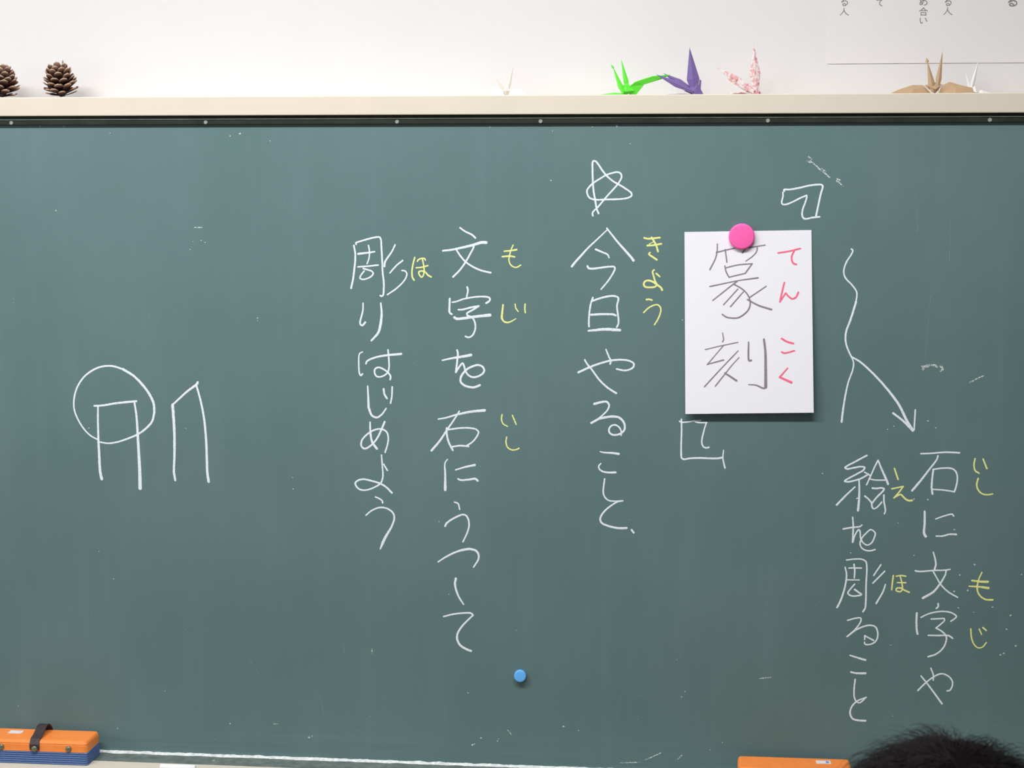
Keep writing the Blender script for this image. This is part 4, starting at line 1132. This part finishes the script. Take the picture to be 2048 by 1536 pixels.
def sheet_part(name, m, parent, pts, crease=(0, 0, 0), th=0.45):
    """folded paper panel: outline points round a creased middle, two layers thick"""
    P = [Vector(p) for p in pts]
    c = sum(P, Vector()) / len(P) + Vector(crease)
    n = Vector()
    for a, b in zip(P, P[1:] + P[:1]): n += (a - c).cross(b - c)
    n = n.normalized() * th
    k = len(P)
    vs = [p + n for p in P] + [p - n for p in P] + [c + n * 2.2, c - n * 2.2]
    fs = []
    for i in range(k):
        j = (i + 1) % k
        fs += [(i, j, 2 * k), (k + j, k + i, 2 * k + 1), (i, k + i, k + j, j)]
    return mesh(name, [v * 0.001 for v in vs], fs, m, parent)

def crane_body(m, parent, left, right, front, back, top, bottom):
    vs = [Vector(p) * 0.001 for p in (left, right, front, back, top, bottom)]
    fs = [(0, 2, 4), (2, 1, 4), (1, 3, 4), (3, 0, 4), (2, 0, 5), (1, 2, 5), (3, 1, 5), (0, 3, 5)]
    return mesh('body', vs, fs, m, parent)

CZ = SHELF_Z1 + 0.0005
GRP = 'origami cranes on the ledge'
# bright green
t = thing('origami_crane', (-0.1445, 0.040, CZ), 'bright green paper crane with one wing stretched out to the right', 'origami crane', GRP)
crane_body(M['g_paper'], t, (-12, 0, 12), (15, 0, 8), (1, -9, 6), (2, 9, 6), (3, 0, 21), (1, 0, 0.3))
spike('neck', M['g_paper'], t, (-3, -6, 3), (-21.5, -6, 49), 8.5, 2.2)
spike('head', M['g_paper'], t, (-19.5, -6, 44), (-24, -5, 51), 4, 1.2)
spike('tail', M['g_paper'], t, (4, 3, 10), (-8, 5, 61), 8.5, 2.2)
sheet_part('wing', M['g_paper'], t, [(6, 4, 1), (7, -2, 15), (17, -7, 22), (45, -6, 31), (74, -2, 33.5), (60, 1, 27), (24, 4, 17), (17, 5, 1)], (0, -1, 0))
sheet_part('wing', M['g_paper'], t, [(0, 4, 3), (-18, 2, 4.5), (-43, -2, 1.2), (-18, -8, 1.0), (0, -7, 1.0)], (0, 0, 0.8))
# purple
t = thing('origami_crane', (-0.0345, 0.040, CZ), 'purple paper crane with a tall upright point', 'origami crane', GRP)
crane_body(M['p_paper'], t, (-13, 0, 7), (19, 0, 0.8), (3, -10, 1.5), (3, 10, 3), (9, 0, 20), (2, 0, 0.3))
spike('tail', M['p_paper'], t, (4, 1, 5), (-5, 0, 78), 21, 4.5, 0.29)
spike('neck', M['p_paper'], t, (2, -9, 5), (-60, -10, 34), 10.5, 2.6, 0.45)
spike('wing', M['p_paper'], t, (0, 6, 9), (-48, 6, 36.5), 11, 2.2, 0.45)
sheet_part('wing', M['p_paper'], t, [(0, -4, 1.2), (-49, -3, 0.8), (-30, 9, 0.8), (0, 9, 1.6)], (0, 0, 0.6))
sheet_part('back_panel', M['p_paper'], t, [(10, 3, 8), (12, 4, 26), (15, 4, 24), (14, 3, 10)], (0, 0, 0))
# pink flower print
t = thing('origami_crane', (0.0660, 0.040, CZ), 'pink flower-patterned white paper crane', 'origami crane', GRP)
crane_body(M['f_paper'], t, (-13, 0, 5), (13, 0, 0.8), (0, -9, 1.5), (0, 9, 2), (6, 0, 16), (0, 0, 0.3))
spike('tail', M['f_paper'], t, (4, 1, 4), (-1, 0, 83), 18, 3.5, 0.38)
spike('neck', M['f_paper'], t, (1, -7, 5), (-63, -8, 45), 15, 2.4, 0.50)
spike('wing', M['w_paper'], t, (6, -2, 2), (-38, 3, 24), 9, 2, 0.5)
sheet_part('wing', M['f_paper'], t, [(-2, -5, 1.5), (-22, -4, 4.5), (-44, -3, 0.8), (-28, 8, 0.8), (0, 8, 1.6)], (0, 0, 0.5))
# tan
t = thing('origami_crane', (0.3585, 0.032, CZ), 'tan paper crane with both wings spread low', 'origami crane', GRP)
crane_body(M['k_paper'], t, (-17, 0, 14), (11, 0, 15), (-1, -9, 7), (-1, 9, 7), (-2, 0, 18), (-1, 0, 0.3))
spike('neck', M['k_paper'], t, (-4, -3, 2), (-15, -3, 54), 11, 2.6, 0.3)
spike('head', M['k_paper'], t, (-14.5, -3, 50), (-16, -1, 58), 6, 1.4)
spike('tail', M['k_paper'], t, (2, -2, 5), (9.5, 0, 69), 9.5, 2.4, 0.3)
sheet_part('wing', M['k_paper'], t, [(-6, -2, 1), (-13, -1, 12), (-22, 0, 14), (-38, -2, 14), (-56, -4, 8), (-71, -5, 1.5), (-40, -8, 0.8)], (0, -2, 0))
sheet_part('wing', M['k_paper'], t, [(5, -2, 1), (9, -1, 13), (22, 0, 19), (38, -2, 14), (58, -5, 9), (60, -6, 2), (30, -8, 0.8)], (0, -2, 0))
sheet_part('fold_edge', M['c_paper'], t, [(-20, -6, 13), (-19, -8, 13.5), (-6, -11, 0.8), (-8, -10, 0.8)], (0, 0, 0), 0.3)
sheet_part('fold_edge', M['c_paper'], t, [(10, -6, 13), (8, -8, 13.5), (2, -11, 0.8), (4, -10, 0.8)], (0, 0, 0), 0.3)
# white, at the far right
t = thing('origami_crane', (0.4270, 0.066, CZ), 'white paper crane half hidden behind the tan one at the right', 'origami crane', GRP)
crane_body(M['w_paper'], t, (-13, 0, 9), (10, 0, 4), (0, -8, 3), (0, 8, 3), (-2, 0, 16), (0, 0, 0.3))
spike('neck', M['w_paper'], t, (-8, -1, 6), (3, -2, 56), 7.5, 2)
spike('tail', M['w_paper'], t, (-6, 2, 4), (-17, 3, 38), 8, 2)
sheet_part('wing', M['w_paper'], t, [(-2, -3, 2), (8, -2, 7), (27, -4, 1.5), (10, -8, 1.0)], (0, 0, 0.5))
sheet_part('wing', M['w_paper'], t, [(-6, -1, 1), (-10, 1, 12), (-30, 2, 15), (-46, 2, 2), (-20, -3, 1)], (0, -1, 0.5))
# cream-white, alone in the middle
t = thing('origami_crane', (-0.3440, 0.050, CZ), 'pale cream paper crane standing alone, hardly showing against the wall', 'origami crane', GRP)
crane_body(M['c_paper'], t, (-11, 0, 8), (11, 0, 8), (0, -5, 9), (0, 8, 5), (0, 0, 18), (0, 0, 0.3))
spike('tail', M['c_paper'], t, (2, 0, 8), (12, -1, 52), 7, 2)
spike('neck', M['c_paper'], t, (-3, -1, 8), (-19, -2, 32), 7, 2)
sheet_part('wing', M['w_paper'], t, [(-3, -2, 1), (-7, -1, 10), (-20, 0, 14), (-30, -3, 2), (-14, -6, 1)], (0, -1, 0.5))
sheet_part('wing', M['w_paper'], t, [(3, -2, 1), (7, -1, 10), (22, 0, 13), (34, -3, 2), (14, -6, 1)], (0, -1, 0.5))

# ---------------------------------------------------------------- the child in front of the board
def skin_mesh(verts, edges, radii, root=0, sub=2):
    me = bpy.data.meshes.new('skin_source')
    me.from_pydata(verts, edges, [])
    o = bpy.data.objects.new('skin_source', me); COL.objects.link(o)
    o.modifiers.new('skin', 'SKIN')
    s = o.modifiers.new('sub', 'SUBSURF'); s.levels = sub; s.render_levels = sub
    for i, r in enumerate(radii):
        v = me.skin_vertices[0].data[i]
        v.radius = r if isinstance(r, tuple) else (r, r)
        v.use_root = (i == root)
    dg = bpy.context.evaluated_depsgraph_get()
    dg.update()
    out = bpy.data.meshes.new_from_object(o.evaluated_get(dg))
    bpy.data.objects.remove(o)
    for p in out.polygons: p.use_smooth = True
    return out

HEAD_C = Vector((0.0, 0.0, 1.205))
def build_person(loc):
    t = thing('person', loc, 'person with short black hair, only the top of the head showing at the bottom', 'person')
    V, E, Rr = [], [], []
    def node(p, r, prev=None):
        V.append(p); Rr.append(r)
        if prev is not None: E.append((prev, len(V) - 1))
        return len(V) - 1
    pel = node((0, 0, 0.66), (0.105, 0.085))
    wa = node((0, 0.0, 0.78), (0.095, 0.075), pel)
    ch = node((0, 0.0, 0.93), (0.115, 0.085), wa)
    sh = node((0, -0.005, 1.01), (0.080, 0.065), ch)
    nk = node((0, 0.0, 1.085), 0.042, sh)
    h1 = node((0, 0.015, 1.135), (0.058, 0.062), nk)
    h2 = node((0, 0.010, 1.19), (0.074, 0.088), h1)
    h3 = node((0, 0.000, 1.245), (0.072, 0.086), h2)
    node((0, 0.0, 1.278), (0.045, 0.055), h3)
    for s in (-1, 1):
        a = node((s * 0.135, 0, 1.005), 0.043, sh)
        el = node((s * 0.175, -0.01, 0.83), 0.032, a)
        fo = node((s * 0.185, 0.015, 0.74), 0.029, el)
        wr = node((s * 0.185, 0.04, 0.655), 0.021, fo)
        pm = node((s * 0.185, 0.05, 0.605), (0.016, 0.026), wr)
        for k, (dy, ln) in enumerate(((0.022, 0.050), (0.008, 0.058), (-0.006, 0.054), (-0.019, 0.042))):
            k0 = node((s * 0.184, 0.052 + dy, 0.575), 0.008, pm)
            k1 = node((s * 0.178, 0.055 + dy, 0.575 - ln * 0.5), 0.0072, k0)
            node((s * 0.168, 0.056 + dy, 0.575 - ln), 0.006, k1)
        th0 = node((s * 0.176, 0.082, 0.612), 0.009, pm)
        node((s * 0.168, 0.092, 0.580), 0.0075, th0)
        hp = node((s * 0.062, 0, 0.60), 0.075, pel)
        kn = node((s * 0.072, 0.010, 0.355), 0.048, hp)
        cf = node((s * 0.074, -0.008, 0.24), 0.044, kn)
        an = node((s * 0.075, -0.005, 0.075), 0.029, cf)
        node((s * 0.080, 0.10, 0.032), 0.030, an)
    body = link_mesh('body', skin_mesh(V, E, Rr), M['skin'], t)
    # ears, nose, eyes and mouth of the face that looks at the board
    def blob(name, c, r, m, parent):
        bm = bmesh.new(); bmesh.ops.create_uvsphere(bm, u_segments=14, v_segments=10, radius=1.0)
        for v in bm.verts: v.co = Vector((c[0] + v.co.x * r[0], c[1] + v.co.y * r[1], c[2] + v.co.z * r[2]))
        return bm_obj(name, bm, m, parent, smooth=True)
    for s in (-1, 1):
        blob('ear', (s * 0.077, -0.004, 1.185), (0.009, 0.018, 0.028), M['skin'], body)
        blob('eye', (s * 0.030, 0.089, 1.198), (0.012, 0.006, 0.008), M['dark'], body)
    blob('nose', (0, 0.103, 1.172), (0.010, 0.012, 0.014), M['skin'], body)
    blob('mouth', (0, 0.088, 1.142), (0.018, 0.006, 0.005), M['red'], body)
    # clothes: shells round the body
    V2 = [(0, 0, 0.63), (0, 0, 0.78), (0, 0, 0.93), (0, -0.004, 1.02), (0, 0, 1.055)]
    R2 = [(0.116, 0.097), (0.112, 0.092), (0.126, 0.098), (0.092, 0.077), (0.056, 0.054)]
    E2 = [(0, 1), (1, 2), (2, 3), (3, 4)]
    for s in (-1, 1):
        i = len(V2); V2 += [(s * 0.138, 0, 1.008), (s * 0.166, -0.006, 0.88)]; R2 += [0.054, 0.046]; E2 += [(3, i), (i, i + 1)]
    link_mesh('shirt', skin_mesh(V2, E2, R2), M['shirt'], t)
    V3 = [(0, 0, 0.68), (0, 0, 0.62)]; R3 = [(0.112, 0.092), (0.105, 0.09)]; E3 = [(0, 1)]
    for s in (-1, 1):
        i = len(V3); V3 += [(s * 0.064, 0, 0.56), (s * 0.071, 0.008, 0.38)]; R3 += [0.082, 0.064]; E3 += [(1, i), (i, i + 1)]
    link_mesh('shorts', skin_mesh(V3, E3, R3), M['shorts'], t)
    for s in (-1, 1):
        sm = skin_mesh([(s * 0.075, -0.03, 0.04), (s * 0.078, 0.04, 0.042), (s * 0.083, 0.12, 0.034)], [(0, 1), (1, 2)], [0.036, 0.039, 0.033])
        link_mesh('shoe', sm, M['shoe'], t)
    # hair: a cap over the skull and loose strands that stand off it
    rnd = random.Random(21)
    bm = bmesh.new(); bmesh.ops.create_uvsphere(bm, u_segments=32, v_segments=20, radius=1.0)
    rx, ry, rz = 0.084, 0.097, 0.099
    for v in bm.verts:
        k = 1.0 + 0.03 * noise.noise(v.co * 3.0)
        v.co = Vector((v.co.x * rx * k, v.co.y * ry * k, v.co.z * rz * k)) + HEAD_C
    bmesh.ops.delete(bm, geom=[f for f in bm.faces if (lambda c: c.z < 1.15 or (c.y > 0.045 and c.z < 1.235))(f.calc_center_median())], context='FACES')
    hair = bm_obj('hair', bm, M['scalp'], t, smooth=True)
    hair['label'] = 'short tousled black hair'
    vs, fs = [], []
    for k in range(8000):
        a = rnd.uniform(0, 2 * math.pi); ph = math.acos(rnd.uniform(0.05, 1.0))
        d = Vector((math.sin(ph) * math.cos(a), math.sin(ph) * math.sin(a), math.cos(ph)))
        p = Vector((d.x * rx, d.y * ry, d.z * rz)) * 0.985 + HEAD_C
        # combed away from a crown at the back, with some disorder
        flow = Vector((d.x - 0.10, d.y + 0.25, 0.0))
        flow = flow.normalized() if flow.length > 0.01 else Vector((1, 0, 0))
        flow = (flow + Vector((rnd.uniform(-.9, .9), rnd.uniform(-.9, .9), 0))).normalized()
        loose = rnd.random() ** 3.5
        if d.x > 0.35: loose = min(1.0, loose * 1.7 + 0.06)
        ln = rnd.uniform(0.028, 0.055)
        seg = 6; rad = rnd.uniform(0.00022, 0.00042)
        dirv = (flow * 0.9 + d * (0.05 + 0.50 * loose)).normalized()
        b0 = len(vs)
        for i in range(seg + 1):
            f = i / seg; r = rad * (1 - 0.85 * f)
            u = dirv.cross(Vector((0.3, 0.5, 0.8))).normalized(); w = dirv.cross(u)
            for q in range(3):
                an = 2 * math.pi * q / 3
                vs.append(p + u * r * math.cos(an) + w * r * math.sin(an))
            p = p + dirv * ln / seg
            rel = p - HEAD_C
            e = math.sqrt((rel.x / rx) ** 2 + (rel.y / ry) ** 2 + (rel.z / rz) ** 2)
            nrm = Vector((rel.x / rx ** 2, rel.y / ry ** 2, rel.z / rz ** 2)).normalized()
            dirv = (dirv - nrm * (0.22 if e > 1.02 + 0.10 * loose else -0.05) + Vector((0, 0, -0.10))).normalized()
        for i in range(seg):
            for q in range(3):
                q2 = (q + 1) % 3
                a0 = b0 + i * 3
                fs.append((a0 + q, a0 + q2, a0 + 3 + q2, a0 + 3 + q))
    st = mesh('hair_strands', vs, fs, M['hair'], hair, fix=False, smooth=True)
    st['kind'] = 'stuff'
    return t
build_person((0.203, -1.495, 0.0))
